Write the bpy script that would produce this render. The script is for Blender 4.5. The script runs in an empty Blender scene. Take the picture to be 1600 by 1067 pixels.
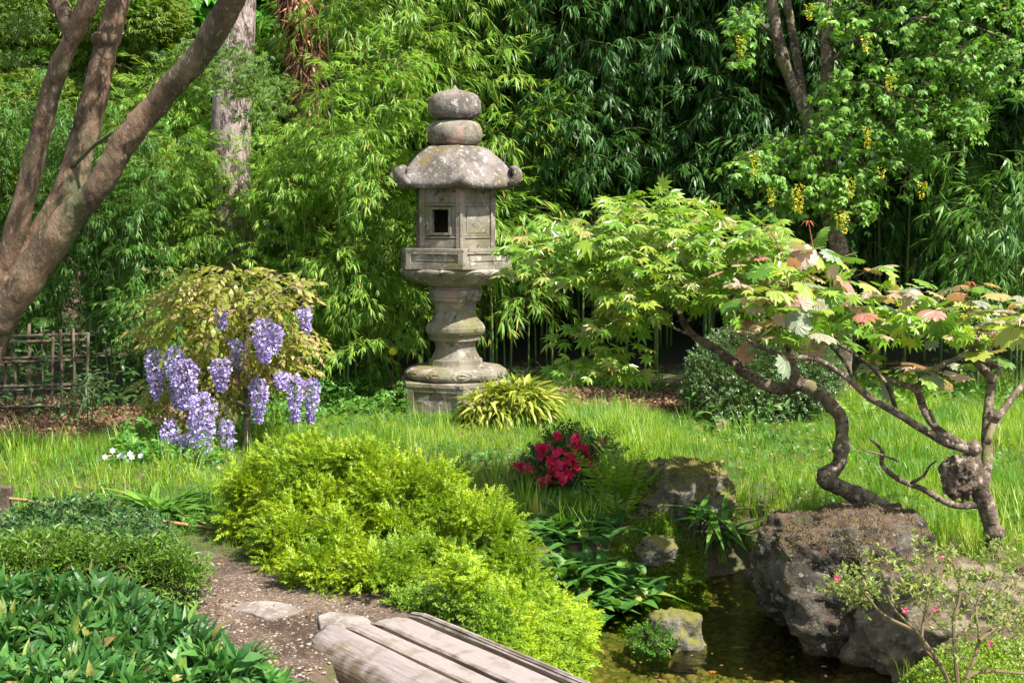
import bpy, bmesh, math
import numpy as np
from math import pi, sin, cos, tan, radians, atan2, sqrt

sc = bpy.context.scene
COL = sc.collection
rng = np.random.default_rng(7)

# ------------------------------------------------------------------ camera geometry
F = 2000.0; CX, CY = 800.0, 533.5; HCAM = 1.6
TH = math.atan((CY - 340.0) / F)
def ray(px, py):
    u = (px - CX) / F; v = (CY - py) / F
    return np.array([u, cos(TH) + v * sin(TH), -sin(TH) + v * cos(TH)])
def P(px, py, Y):
    d = ray(px, py); t = Y / d[1]
    return np.array([0, 0, HCAM]) + d * t
def Q(px, py, z=0.0):
    d = ray(px, py); t = (z - HCAM) / d[2]
    return np.array([0, 0, HCAM]) + d * t

# ------------------------------------------------------------------ noise
def _hash(i, j, k):
    h = (i * 374761393 + j * 668265263 + k * 2147483647 + 1274126177) & 0xFFFFFFFF
    h = ((h ^ (h >> 13)) * 1274126177) & 0xFFFFFFFF
    h = h ^ (h >> 16)
    return (h & 0xFFFF) / 65535.0
def vnoise(p):
    p = np.asarray(p, float)
    f0 = np.floor(p).astype(np.int64); f = p - f0; f = f * f * (3 - 2 * f)
    i, j, k = f0[..., 0], f0[..., 1], f0[..., 2]
    r = 0
    for a in (0, 1):
        wa = f[..., 0] if a else 1 - f[..., 0]
        for b in (0, 1):
            wb = f[..., 1] if b else 1 - f[..., 1]
            for c in (0, 1):
                wc = f[..., 2] if c else 1 - f[..., 2]
                r = r + wa * wb * wc * _hash(i + a, j + b, k + c)
    return r * 2 - 1
def fbm(p, octv=4, gain=.5):
    p = np.asarray(p, float); r = 0; a = 1; s = 1
    for o in range(octv):
        r = r + a * vnoise(p * s + o * 17.3); a *= gain; s *= 2.03
    return r
def ridged(p, octv=4):
    p = np.asarray(p, float); r = 0; a = 1; s = 1
    for o in range(octv):
        r = r + a * (1 - 2 * np.abs(vnoise(p * s + o * 9.7))); a *= .5; s *= 2.1
    return r

# ------------------------------------------------------------------ geometry buffers
class Geo:
    def __init__(s, V, Lp, S, M=None):
        s.V = np.asarray(V, float).reshape(-1, 3); s.L = np.asarray(Lp, np.int64).ravel()
        s.S = np.asarray(S, np.int64).ravel(); s.M = np.zeros(len(s.S), np.int64) if M is None else np.asarray(M, np.int64)
    def mat(s, m): s.M = np.full(len(s.S), m); return s
    def xf(s, R=None, t=(0, 0, 0), k=1):
        V = s.V * k
        if R is not None: V = V @ np.asarray(R).T
        return Geo(V + np.asarray(t), s.L, s.S, s.M)
def comb(gs):
    gs = [g for g in gs if g is not None and len(g.V)]
    o = 0; Ls = []
    for g in gs: Ls.append(g.L + o); o += len(g.V)
    return Geo(np.concatenate([g.V for g in gs]), np.concatenate(Ls), np.concatenate([g.S for g in gs]), np.concatenate([g.M for g in gs]))
def faces(V, F_, m=0):
    return Geo(V, [i for f in F_ for i in f], [len(f) for f in F_], [m] * len(F_))
def scatter(g, Ps, R, S):
    n = len(Ps)
    if n == 0: return None
    S = np.broadcast_to(np.asarray(S, float), (n,))
    V = np.einsum('nij,vj->nvi', R * S[:, None, None], g.V) + np.asarray(Ps)[:, None, :]
    nv = len(g.V)
    Lp = (g.L[None, :] + np.arange(n)[:, None] * nv).ravel()
    return Geo(V.reshape(-1, 3), Lp, np.tile(g.S, n), np.tile(g.M, n))
def norm(a): 
    a = np.asarray(a, float); return a / np.maximum(np.linalg.norm(a, axis=-1, keepdims=True), 1e-9)
def frames(D, Zh):
    y = norm(D); z = np.broadcast_to(np.asarray(Zh, float), y.shape)
    x = np.cross(y, z); bad = np.linalg.norm(x, axis=-1) < 1e-4
    x[bad] = np.cross(y[bad], np.array([1, .3, .2])); x = norm(x); z = np.cross(x, y)
    return np.stack([x, y, z], axis=-1)
def multi(ts, Ps, R, S):
    """scatter a random choice of templates"""
    n = len(Ps); S = np.broadcast_to(np.asarray(S, float), (n,)); c = rng.integers(0, len(ts), n)
    return comb([scatter(t, Ps[c == i], R[c == i], S[c == i]) for i, t in enumerate(ts) if (c == i).any()])

def mesh(name, g, mats, parent=None, smooth=False, loc=None):
    me = bpy.data.meshes.new(name)
    me.vertices.add(len(g.V)); me.vertices.foreach_set('co', g.V.astype(np.float32).ravel())
    me.loops.add(len(g.L)); me.loops.foreach_set('vertex_index', g.L.astype(np.int32))
    me.polygons.add(len(g.S)); st = np.concatenate([[0], np.cumsum(g.S)[:-1]]).astype(np.int32)
    me.polygons.foreach_set('loop_start', st)
    me.polygons.foreach_set('material_index', g.M.astype(np.int32))
    me.polygons.foreach_set('use_smooth', np.full(len(g.S), bool(smooth)))
    me.update(calc_edges=True)
    for m in (mats if isinstance(mats, (list, tuple)) else [mats]): me.materials.append(m)
    o = bpy.data.objects.new(name, me); COL.objects.link(o)
    if parent is not None: o.parent = parent
    if loc is not None: o.location = loc
    return o
def tag(o, label=None, cat=None, group=None, kind=None):
    if label: o['label'] = label
    if cat: o['category'] = cat
    if group: o['group'] = group
    if kind: o['kind'] = kind
    return o
def thing(name, loc, label, cat, group=None):
    o = bpy.data.objects.new(name, None); COL.objects.link(o); o.location = tuple(loc); o.empty_display_size = .1
    return tag(o, label, cat, group)
def off(g, loc): return Geo(g.V - np.asarray(loc), g.L, g.S, g.M)

# ------------------------------------------------------------------ primitives
def catmull(pts, m):
    p = np.asarray(pts, float); n = len(p)
    if n == 2: 
        t = np.linspace(0, 1, m)[:, None]; return p[0] * (1 - t) + p[1] * t
    q = np.vstack([2 * p[0] - p[1], p, 2 * p[-1] - p[-2]])
    out = []
    for u in np.linspace(0, n - 1 - 1e-6, m):
        i = int(u); t = u - i; a, b, c, d = q[i], q[i + 1], q[i + 2], q[i + 3]
        out.append(.5 * (2 * b + (c - a) * t + (2 * a - 5 * b + 4 * c - d) * t * t + (3 * b - a - 3 * c + d) * t ** 3))
    return np.array(out)
def tube(pts, rad, sides=8, seg=3, rough=0., nfreq=6., cap=True, m=0):
    pts = np.asarray(pts, float); n = len(pts)
    rad = np.broadcast_to(np.asarray(rad, float), (n,))
    mm = max(2, (n - 1) * seg + 1)
    A = catmull(np.hstack([pts, rad[:, None]]), mm); C, Rr = A[:, :3], np.maximum(A[:, 3], 1e-4)
    T = norm(np.gradient(C, axis=0))
    x = np.cross(T[0], [0.13, .2, 1.0]); 
    if np.linalg.norm(x) < .05: x = np.cross(T[0], [1, 0, 0])
    x = norm(x); V = []
    for i in range(mm):
        x = norm(x - T[i] * np.dot(x, T[i])); y = np.cross(T[i], x)
        a = np.arange(sides) * 2 * pi / sides
        ring = C[i] + Rr[i] * (np.cos(a)[:, None] * x + np.sin(a)[:, None] * y)
        V.append(ring)
    V = np.array(V)
    if rough > 0:
        dn = norm(V - C[:, None, :]); V = V + dn * (fbm(V * nfreq, 3) * rough)[..., None] * Rr[:, None, None]
    V = V.reshape(-1, 3)
    i = np.arange(mm - 1)[:, None] * sides; j = np.arange(sides)[None, :]; j2 = (j + 1) % sides
    Lq = np.stack([i + j, i + j2, i + sides + j2, i + sides + j], -1).reshape(-1)
    S = [4] * ((mm - 1) * sides); Lq = list(Lq)
    if cap and sides > 2:
        Lq += list(range(sides - 1, -1, -1)); S.append(sides)
        Lq += [(mm - 1) * sides + k for k in range(sides)]; S.append(sides)
    return Geo(V, Lq, S, [m] * len(S))
def lathe(prof, sides=48, mod=None, m=0):
    """prof: list of (r,z)"""
    V = []
    a = np.arange(sides) * 2 * pi / sides
    for k, (r, z) in enumerate(prof):
        rr = r * (mod(a, k) if mod else np.ones(sides))
        V.append(np.stack([rr * np.sin(a), -rr * np.cos(a), np.full(sides, z)], -1))
    V = np.concatenate(V); n = len(prof); Fs = []
    for i in range(n - 1):
        for j in range(sides):
            j2 = (j + 1) % sides; Fs.append((i * sides + j, (i + 1) * sides + j, (i + 1) * sides + j2, i * sides + j2))
    Fs.append(tuple(range(sides))); Fs.append(tuple((n - 1) * sides + k for k in range(sides - 1, -1, -1)))
    return faces(V, Fs, m)
def box(x0, x1, y0, y1, z0, z1, m=0, bev=0.0):
    if bev <= 0:
        V = [(x0, y0, z0), (x1, y0, z0), (x1, y1, z0), (x0, y1, z0), (x0, y0, z1), (x1, y0, z1), (x1, y1, z1), (x0, y1, z1)]
        return faces(V, [(0, 3, 2, 1), (4, 5, 6, 7), (0, 1, 5, 4), (1, 2, 6, 5), (2, 3, 7, 6), (3, 0, 4, 7)], m)
    bm = bmesh.new(); bmesh.ops.create_cube(bm, size=1)
    for v in bm.verts: v.co = ((x0 + x1) / 2 + v.co.x * (x1 - x0), (y0 + y1) / 2 + v.co.y * (y1 - y0), (z0 + z1) / 2 + v.co.z * (z1 - z0))
    bmesh.ops.bevel(bm, geom=bm.edges[:], offset=bev, segments=2, affect='EDGES', profile=.6)
    g = frombm(bm, m); return g
def frombm(bm, m=0):
    bm.verts.ensure_lookup_table(); bm.verts.index_update()
    g = faces([tuple(v.co) for v in bm.verts], [[v.index for v in f.verts] for f in bm.faces], m); bm.free(); return g
def ico(sub):
    bm = bmesh.new(); bmesh.ops.create_icosphere(bm, subdivisions=sub, radius=1); return frombm(bm)

# ------------------------------------------------------------------ leaf templates (along +Y, face +Z)
def leaf(L, W, n=3, droop=.2, fold=.2, pk=.75, mid=True, m=0, twist=0.):
    t = np.linspace(0, 1, n + 1); V = []; idx = []
    w = W / 2 * np.sin(pi * t ** pk)
    for i, tt in enumerate(t):
        y = L * tt * (1 - .15 * droop * tt); z = -droop * L * tt * tt
        if i in (0, n): idx.append((len(V),)); V.append((0, y, z))
        elif mid:
            idx.append((len(V), len(V) + 1, len(V) + 2)); a = twist * tt
            V += [(-w[i] * cos(a), y, z + fold * w[i] - w[i] * sin(a)), (0, y, z), (w[i] * cos(a), y, z + fold * w[i] + w[i] * sin(a))]
        else:
            idx.append((len(V), len(V) + 1)); V += [(-w[i], y, z), (w[i], y, z)]
    Fs = []
    for a, b in zip(idx[:-1], idx[1:]):
        if len(a) == 1:
            Fs += [(a[0], b[k + 1], b[k]) for k in range(len(b) - 1)]
        elif len(b) == 1:
            Fs += [(a[k], a[k + 1], b[0]) for k in range(len(a) - 1)]
        else:
            Fs += [(a[k], a[k + 1], b[k + 1], b[k]) for k in range(len(a) - 1)]
    return faces(V, Fs, m)
def palmate(R, lobes=7, sinus=.45, droop=.35, span=150, m=0, ring=False, jit=.06, pet=0.0, pm=1):
    A = np.radians(np.linspace(-span, span, lobes)); d = A[1] - A[0]
    V = [(0, 0, 0)]; Fs = []
    def pt(a, r, k=0): 
        rr = r * (1 + rng.uniform(-jit, jit)); return (rr * sin(a), rr * cos(a), -droop * rr * rr / R + k)
    def full(a): return R * (.52 + .48 * cos(a / 2) ** 1.5)
    outs = []; ins = []
    for i, a in enumerate(A):
        if i == 0: s0 = len(V); V.append(pt(a - d / 2, full(a) * sinus * .8, .012 * R))
        tip = len(V); V.append(pt(a, full(a), -.012 * R))
        if ring:
            l = len(V); V.append(pt(a - d * .28, full(a) * (sinus * .35 + .62), .01 * R)); r_ = len(V); V.append(pt(a + d * .28, full(a) * (sinus * .35 + .62), .01 * R))
            mm_ = len(V); V.append(pt(a, full(a) * .55, -.012 * R))
        s1 = len(V); V.append(pt(a + d / 2, full(a) * sinus * (.8 if i == lobes - 1 else 1), .012 * R))
        if ring: Fs += [(0, mm_, l, s0), (0, s1, r_, mm_), (mm_, tip, l), (mm_, r_, tip)]
        else: Fs.append((0, s1, tip, s0))
        s0 = s1
    g = faces(V, Fs, m)
    if pet > 0:
        g = g.xf(t=(0, pet * .9, 0))
        g = comb([g, tube([(0, 0, 0), (0, pet * .5, pet * .05), (0, pet * .9, 0)], .0012 + R * .008, 3, 1, cap=False, m=pm)])
    return g
def rotX(a): c, s = cos(a), sin(a); return np.array([[1, 0, 0], [0, c, -s], [0, s, c]])
def rotY(a): c, s = cos(a), sin(a); return np.array([[c, 0, s], [0, 1, 0], [-s, 0, c]])
def rotZ(a): c, s = cos(a), sin(a); return np.array([[c, -s, 0], [s, c, 0], [0, 0, 1]])
def pinnate(L, n, lw, ll, droop=.3, m=0, sm=1, taper=.4, lift=.0, end=True, ang=62, nn=2):
    t = np.linspace(.15, .97, n); ax = lambda q: np.array([0, L * q * (1 - .2 * droop * q), -droop * L * q * q])
    gs = [tube([ax(0), ax(.35), ax(.7), ax(1)], [.004 * L * 2, .003 * L * 2, .002 * L * 2, .001 * L * 2], 3, 1, cap=False, m=sm)]
    for q in t:
        k = 1 - taper * abs(q - .35) / .65
        for s in (-1, 1):
            a = radians(ang + rng.uniform(-8, 8)) * s * (1 - .25 * q)
            R = rotZ(-a) @ rotY(rng.uniform(-.3, .3)) @ rotX(-.25 - lift + rng.uniform(-.2, .2))
            gs.append(leaf(ll * k * rng.uniform(.9, 1.1), lw * k, nn, .25, .15, m=m, mid=False).xf(R, ax(q)))
    if end: gs.append(leaf(ll, lw, nn, .2, .15, m=m, mid=False).xf(rotX(-.5), ax(1)))
    return comb(gs)
def sprig(L, n, ll, lw, droop=.1, m=0, sm=1, whorl=2, up=.7, nn=3, fold=.3, ld=.2, thick=.0018, jitter=.25, tipn=3):
    """straight twig with leaves all round"""
    ax = lambda q: np.array([0, L * q, -droop * L * q * q]); gs = [tube([ax(0), ax(.5), ax(1)], [thick, thick * .8, thick * .5], 3, 1, cap=False, m=sm)]
    ph = rng.uniform(0, 6)
    for i in range(n):
        q = .2 + .8 * i / max(1, n - 1)
        for w in range(whorl):
            az = ph + i * (pi / 2 if whorl == 2 else 2.4) + w * 2 * pi / whorl + rng.uniform(-jitter, jitter)
            d = np.array([cos(az) * (1 - up * .6), up + rng.uniform(-.2, .2), sin(az) * (1 - up * .6)])
            R = frames(d[None], np.array([[0, .5, 1.0]]))[0]
            gs.append(leaf(ll * rng.uniform(.75, 1.15), lw * rng.uniform(.85, 1.1), nn, ld, fold, m=m).xf(R, ax(q)))
    for w in range(tipn):
        az = rng.uniform(0, 6.28); d = np.array([cos(az) * .5, 1, sin(az) * .5])
        gs.append(leaf(ll * rng.uniform(.6, .9), lw * .8, nn, ld, fold, m=m).xf(frames(d[None], np.array([[0, 0, 1.0]]))[0], ax(1)))
    return comb(gs)
def bamboo_branch(L=.5, nodes=6, ll=.16, lw=.0175, hang=0.):
    """arching twig with hanging fans of lance leaves"""
    bend = rng.uniform(.2, .55) + hang; side = rng.uniform(-.15, .15)
    ax = lambda q: np.array([side * L * q * q, L * q * (1 - .25 * q), .12 * L * q - bend * L * q * q])
    gs = [tube([ax(0), ax(.33), ax(.66), ax(1)], [.0028, .0022, .0016, .001], 3, 1, cap=False, m=1)]
    for i in range(nodes):
        q = .25 + .75 * i / (nodes - 1); T = norm(ax(q + .01) - ax(q)); sd = 1 if i % 2 else -1
        base = ax(q); tw = base + np.array([sd * rng.uniform(.02, .07), rng.uniform(.01, .05), -rng.uniform(0, .03)])
        if i == nodes - 1: tw = base
        else: gs.append(tube([base, tw], [.0012, .0008], 3, 1, cap=False, m=1))
        k = rng.integers(4, 7)
        for w in range(k):
            d = T * rng.uniform(.3, 1.0) + np.array([sd * rng.uniform(-.3, .9), rng.uniform(-.1, .5), -rng.uniform(-.25, .65) - hang * 1.5])
            d = norm(d)
            zh = np.array([rng.uniform(-.4, .4), rng.uniform(-.2, .5), 1.0])
            R = frames(d[None], zh[None])[0]
            gs.append(leaf(ll * rng.uniform(.6, 1.15), lw * rng.uniform(.8, 1.15), 3, rng.uniform(.1, .5), .15, pk=.6, mid=False).xf(R, tw))
    return comb(gs)

# ------------------------------------------------------------------ materials
def newmat(name):
    m = bpy.data.materials.new(name); m.use_nodes = True; nt = m.node_tree; nt.nodes.clear()
    return m, nt, nt.nodes, nt.links
def ramp(N, stops, interp='LINEAR'):
    r = N.new('ShaderNodeValToRGB'); r.color_ramp.interpolation = interp; e = r.color_ramp.elements
    while len(e) < len(stops): e.new(.5)
    for i, (p, c) in enumerate(stops): e[i].position = p; e[i].color = (*c, 1)
    return r
def leafmat(name, stops, trans=.38, rough=.42, spec=.4, clump=None, csc=3., ttint=(1.15, 1.25, .55), camt=.5):
    """stops: colour by leaf (random per island); clump: second colour patched in by large noise"""
    m, nt, N, Lk = newmat(name)
    g = N.new('ShaderNodeNewGeometry'); r = ramp(N, stops); Lk.new(g.outputs['Random Per Island'], r.inputs[0]); col = r.outputs[0]
    tc = N.new('ShaderNodeTexCoord')
    if clump:
        n = N.new('ShaderNodeTexNoise'); n.inputs['Scale'].default_value = csc; n.inputs['Detail'].default_value = 2; Lk.new(tc.outputs['Object'], n.inputs['Vector'])
        cr = ramp(N, [(.42, (0, 0, 0)), (.62, (1, 1, 1))]); Lk.new(n.outputs[0], cr.inputs[0])
        mu = N.new('ShaderNodeMath'); mu.operation = 'MULTIPLY'; mu.inputs[1].default_value = camt; Lk.new(cr.outputs[0], mu.inputs[0])
        mx = N.new('ShaderNodeMix'); mx.data_type = 'RGBA'; Lk.new(mu.outputs[0], mx.inputs[0]); Lk.new(col, mx.inputs[6]); mx.inputs[7].default_value = (*clump, 1); col = mx.outputs[2]
    oi = N.new('ShaderNodeObjectInfo'); hs = N.new('ShaderNodeHueSaturation'); mr = N.new('ShaderNodeMapRange')
    mr.inputs['To Min'].default_value = .8; mr.inputs['To Max'].default_value = 1.2; Lk.new(oi.outputs['Random'], mr.inputs[0]); Lk.new(mr.outputs[0], hs.inputs['Value']); Lk.new(col, hs.inputs['Color']); col = hs.outputs[0]
    b = N.new('ShaderNodeBsdfPrincipled'); Lk.new(col, b.inputs['Base Color']); b.inputs['Roughness'].default_value = rough; b.inputs['Specular IOR Level'].default_value = spec
    t = N.new('ShaderNodeBsdfTranslucent'); mt = N.new('ShaderNodeMix'); mt.data_type = 'RGBA'; mt.blend_type = 'MULTIPLY'; mt.inputs[0].default_value = 1
    Lk.new(col, mt.inputs[6]); mt.inputs[7].default_value = (*ttint, 1); Lk.new(mt.outputs[2], t.inputs[0])
    s = N.new('ShaderNodeMixShader'); s.inputs[0].default_value = trans; Lk.new(b.outputs[0], s.inputs[1]); Lk.new(t.outputs[0], s.inputs[2])
    o = N.new('ShaderNodeOutputMaterial'); Lk.new(s.outputs[0], o.inputs[0]); return m
def surfmat(name, layers, rough=.85, bump=.4, bsc=30., scale=1., bdist=.01, spec=.25, stretch=None, coord='Object'):
    """layers: list of (noise scale, detail, lo, hi, colour): the first's colour is the base"""
    m, nt, N, Lk = newmat(name); tc = N.new('ShaderNodeTexCoord'); mp = N.new('ShaderNodeMapping'); Lk.new(tc.outputs[coord], mp.inputs[0])
    if stretch: mp.inputs['Scale'].default_value = stretch
    col = None
    for i, (ns, det, lo, hi, c) in enumerate(layers):
        if col is None:
            n = N.new('ShaderNodeRGB'); n.outputs[0].default_value = (*c, 1); col = n.outputs[0]; continue
        n = N.new('ShaderNodeTexNoise'); n.noise_dimensions = '4D'; n.inputs['W'].default_value = i * 3.7; n.inputs['Scale'].default_value = ns; n.inputs['Detail'].default_value = det; n.inputs['Roughness'].default_value = .62
        Lk.new(mp.outputs[0], n.inputs['Vector']); r = ramp(N, [(lo, (0, 0, 0)), (hi, (1, 1, 1))]); Lk.new(n.outputs[0], r.inputs[0])
        mx = N.new('ShaderNodeMix'); mx.data_type = 'RGBA'; Lk.new(r.outputs[0], mx.inputs[0]); Lk.new(col, mx.inputs[6]); mx.inputs[7].default_value = (*c, 1); col = mx.outputs[2]
    b = N.new('ShaderNodeBsdfPrincipled'); Lk.new(col, b.inputs['Base Color']); b.inputs['Roughness'].default_value = rough; b.inputs['Specular IOR Level'].default_value = spec
    n = N.new('ShaderNodeTexNoise'); n.inputs['Scale'].default_value = bsc; n.inputs['Detail'].default_value = 8; n.inputs['Roughness'].default_value = .65; Lk.new(mp.outputs[0], n.inputs['Vector'])
    bp = N.new('ShaderNodeBump'); bp.inputs['Strength'].default_value = bump; bp.inputs['Distance'].default_value = bdist; Lk.new(n.outputs[0], bp.inputs['Height']); Lk.new(bp.outputs[0], b.inputs['Normal'])
    o = N.new('ShaderNodeOutputMaterial'); Lk.new(b.outputs[0], o.inputs[0]); m['bsdf'] = 1; return m
def mossy(mat, colour, lo=.35, hi=.8, ns=9., amount=1.):
    """tints upward faces: moss on stone, a pale tone on the beams"""
    nt = mat.node_tree; N, Lk = nt.nodes, nt.links
    b = next(n for n in N if n.type == 'BSDF_PRINCIPLED'); src = b.inputs['Base Color'].links[0].from_socket
    g = N.new('ShaderNodeNewGeometry'); sx = N.new('ShaderNodeSeparateXYZ'); Lk.new(g.outputs['Normal'], sx.inputs[0])
    tc = N.new('ShaderNodeTexCoord'); n = N.new('ShaderNodeTexNoise'); n.inputs['Scale'].default_value = ns; n.inputs['Detail'].default_value = 6; Lk.new(tc.outputs['Object'], n.inputs['Vector'])
    a = N.new('ShaderNodeMath'); a.operation = 'MULTIPLY_ADD'; Lk.new(n.outputs[0], a.inputs[0]); a.inputs[1].default_value = 1.6; a.inputs[2].default_value = -.8
    s = N.new('ShaderNodeMath'); s.operation = 'ADD'; Lk.new(sx.outputs[2], s.inputs[0]); Lk.new(a.outputs[0], s.inputs[1])
    r = ramp(N, [(lo, (0, 0, 0)), (hi, (amount,) * 3)]); Lk.new(s.outputs[0], r.inputs[0])
    mx = N.new('ShaderNodeMix'); mx.data_type = 'RGBA'; Lk.new(r.outputs[0], mx.inputs[0]); Lk.new(src, mx.inputs[6]); mx.inputs[7].default_value = (*colour, 1); Lk.new(mx.outputs[2], b.inputs['Base Color'])
    return mat
M = {}
M['bam_lit'] = leafmat('bamboo_leaf_sunlit', [(0, (.10, .24, .025)), (.5, (.19, .37, .045)), (.86, (.36, .51, .13)), (.95, (.45, .42, .06)), (1, (.5, .30, .06))], clump=(.25, .42, .05), csc=1.6, rough=.42, spec=.4, trans=.48)  # sunlit copy of the bamboo leaf, sunlight put into the colour
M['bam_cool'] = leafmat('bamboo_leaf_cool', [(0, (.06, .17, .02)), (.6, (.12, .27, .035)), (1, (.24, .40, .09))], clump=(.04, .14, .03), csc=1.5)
M['bam_shaded'] = leafmat('bamboo_leaf_shaded', [(0, (.03, .10, .018)), (.7, (.065, .18, .03)), (1, (.14, .28, .07))], clump=(.03, .10, .02), csc=1.2, trans=.35)  # shaded copy of the bamboo leaf, grove shade put into the colour
M['culm'] = surfmat('bamboo_culm', [(0, 0, 0, 0, (.06, .12, .025)), (3, 2, .45, .65, (.14, .18, .04)), (9, 2, .6, .7, (.10, .09, .04))], .5, .1)
M['twig'] = surfmat('thin_twig', [(0, 0, 0, 0, (.13, .10, .05)), (6, 2, .4, .7, (.20, .15, .08))], .8, .1)
M['twig_green'] = surfmat('green_twig', [(0, 0, 0, 0, (.12, .16, .04))], .8, .1)
M['bark_maple'] = surfmat('smooth_maple_bark', [(0, 0, 0, 0, (.15, .09, .055)), (2.2, 6, .42, .58, (.07, .055, .035)), (5, 6, .5, .62, (.23, .155, .10)), (14, 6, .56, .64, (.05, .035, .025)), (3, 6, .54, .64, (.10, .105, .05)), (38, 6, .56, .64, (.24, .18, .13))], .85, .9, 34., bdist=.02, stretch=(1, 1, .5))
M['bark_gnarl'] = surfmat('gnarled_branch_bark', [(0, 0, 0, 0, (.19, .145, .10)), (9, 6, .44, .56, (.08, .06, .042)), (26, 6, .52, .62, (.34, .28, .22)), (40, 6, .56, .62, (.035, .028, .02)), (6, 5, .56, .64, (.15, .14, .05))], .85, 1., 70., bdist=.014)
M['bark_pine'] = surfmat('flaky_pine_bark', [(0, 0, 0, 0, (.34, .265, .24)), (16, 6, .46, .54, (.09, .065, .055)), (60, 5, .52, .66, (.52, .45, .42)), (5, 5, .55, .65, (.20, .18, .12))], .9, 1., 34., bdist=.03, stretch=(1, 1, .35))
M['bark_palm'] = surfmat('fibrous_palm_bark', [(0, 0, 0, 0, (.15, .07, .035)), (10, 4, .45, .62, (.05, .025, .015)), (30, 4, .55, .7, (.30, .17, .09))], .95, 1., 40., bdist=.03, stretch=(1, 1, .25))
M['fibre'] = leafmat('palm_fibre', [(0, (.12, .05, .025)), (.7, (.28, .13, .07)), (1, (.45, .3, .18))], trans=.1, rough=.8)
M['stone'] = surfmat('weathered_granite', [(0, 0, 0, 0, (.25, .22, .175)), (4, 7, .42, .60, (.13, .115, .085)), (14, 8, .54, .66, (.38, .34, .30)), (2.6, 6, .50, .62, (.15, .14, .065)), (22, 6, .58, .66, (.06, .05, .04)), (4.3, 7, .56, .64, (.33, .22, .19)), (9, 6, .62, .66, (.44, .40, .36))], .92, .55, 60., bdist=.012)
M['stone_roof'] = mossy(surfmat('lichen_roof_stone', [(0, 0, 0, 0, (.23, .20, .185)), (6, 7, .42, .56, (.11, .095, .08)), (22, 8, .54, .63, (.40, .36, .345)), (5, 6, .54, .64, (.17, .13, .06)), (45, 4, .62, .7, (.07, .06, .05))], .95, .8, 50., bdist=.02), (.17, .14, .055), .85, 1.35, 7., .6)
M['rock'] = mossy(surfmat('craggy_rock', [(0, 0, 0, 0, (.105, .09, .068)), (6, 8, .44, .54, (.032, .03, .022)), (18, 8, .57, .66, (.24, .22, .18)), (4, 7, .54, .62, (.085, .09, .035)), (30, 6, .60, .66, (.35, .33, .28)), (11, 7, .58, .64, (.12, .07, .045))], .95, 1., 22., bdist=.035), (.125, .08, .055), .55, 1.05, 6.)
M['rock_moss'] = mossy(surfmat('mossy_rock', [(0, 0, 0, 0, (.17, .15, .12)), (9, 8, .45, .6, (.07, .06, .045)), (22, 8, .56, .68, (.34, .31, .28)), (5, 4, .5, .65, (.14, .13, .04))], .95, 1., 26., bdist=.03), (.17, .16, .035), .35, .9, 5.)
M['rock_tan'] = mossy(surfmat('tan_rock', [(0, 0, 0, 0, (.22, .18, .12)), (9, 8, .45, .56, (.10, .085, .055)), (30, 8, .57, .66, (.36, .32, .26))], .95, 1., 26., bdist=.03), (.12, .09, .05), .75, 1.1, 6.)
M['slab'] = surfmat('pale_step_stone', [(0, 0, 0, 0, (.29, .25, .225)), (7, 6, .42, .56, (.17, .14, .115)), (30, 6, .55, .66, (.38, .34, .31))], .9, .5, 50.)
M['beam'] = mossy(surfmat('weathered_beam', [(0, 0, 0, 0, (.16, .12, .075)), (7, 6, .45, .62, (.09, .065, .04)), (20, 6, .5, .66, (.20, .16, .09))], .9, 1., 45., bdist=.012, stretch=(.12, 1, 1)), (.30, .25, .235), .5, .95, 14., .92)  # upward faces turn pale grey, sides keep the dark brown base
M['wood'] = surfmat('old_fence_wood', [(0, 0, 0, 0, (.13, .10, .07)), (8, 4, .45, .6, (.06, .045, .03)), (30, 4, .58, .7, (.24, .20, .15))], .85, .6, 40., stretch=(1, 1, 1))
M['pole'] = surfmat('dry_bamboo_pole', [(0, 0, 0, 0, (.42, .26, .11)), (8, 4, .45, .6, (.30, .17, .07))], .6, .3, 30.)
M['grass'] = leafmat('grass_blade', [(0, (.10, .22, .014)), (.45, (.22, .37, .018)), (.8, (.40, .51, .04)), (.93, (.48, .52, .15)), (1, (.55, .49, .26))], trans=.45, clump=(.10, .26, .03), csc=1.9, camt=.8, rough=.4)  # darker clumps put patchy lawn shade into the blade colour
M['yellowbush'] = leafmat('golden_conifer_spray', [(0, (.14, .26, .010)), (.5, (.26, .39, .014)), (.9, (.46, .54, .02)), (1, (.52, .50, .03))], clump=(.10, .22, .012), csc=3.2, trans=.35, camt=.6)
M['maple'] = leafmat('fresh_maple_leaf', [(0, (.14, .29, .02)), (.45, (.24, .40, .035)), (.8, (.38, .47, .06)), (.95, (.44, .40, .12)), (1, (.44, .25, .15))], clump=(.16, .34, .03), csc=2.5, rough=.32, spec=.6)
M['vine'] = leafmat('fullmoon_maple_leaf', [(0, (.08, .18, .02)), (.28, (.16, .27, .03)), (.45, (.28, .32, .06)), (.58, (.42, .25, .16)), (.70, (.19, .26, .17)), (.86, (.45, .29, .25)), (1, (.36, .14, .09))], rough=.42, spec=.45, trans=.35)
M['redbud'] = leafmat('red_young_growth', [(0, (.42, .09, .05)), (1, (.5, .2, .1))])
M['wist'] = leafmat('bronze_wisteria_leaf', [(0, (.20, .30, .02)), (.5, (.35, .36, .05)), (.8, (.52, .39, .15)), (1, (.56, .38, .26))], clump=(.20, .31, .03), csc=3., trans=.48, ttint=(1.2, 1.05, .5))
M['mauve'] = leafmat('mauve_petal', [(0, (.32, .24, .58)), (.5, (.50, .41, .74)), (.85, (.68, .59, .83)), (1, (.85, .78, .9))], trans=.35, ttint=(1, 1, 1), rough=.6)
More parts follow.
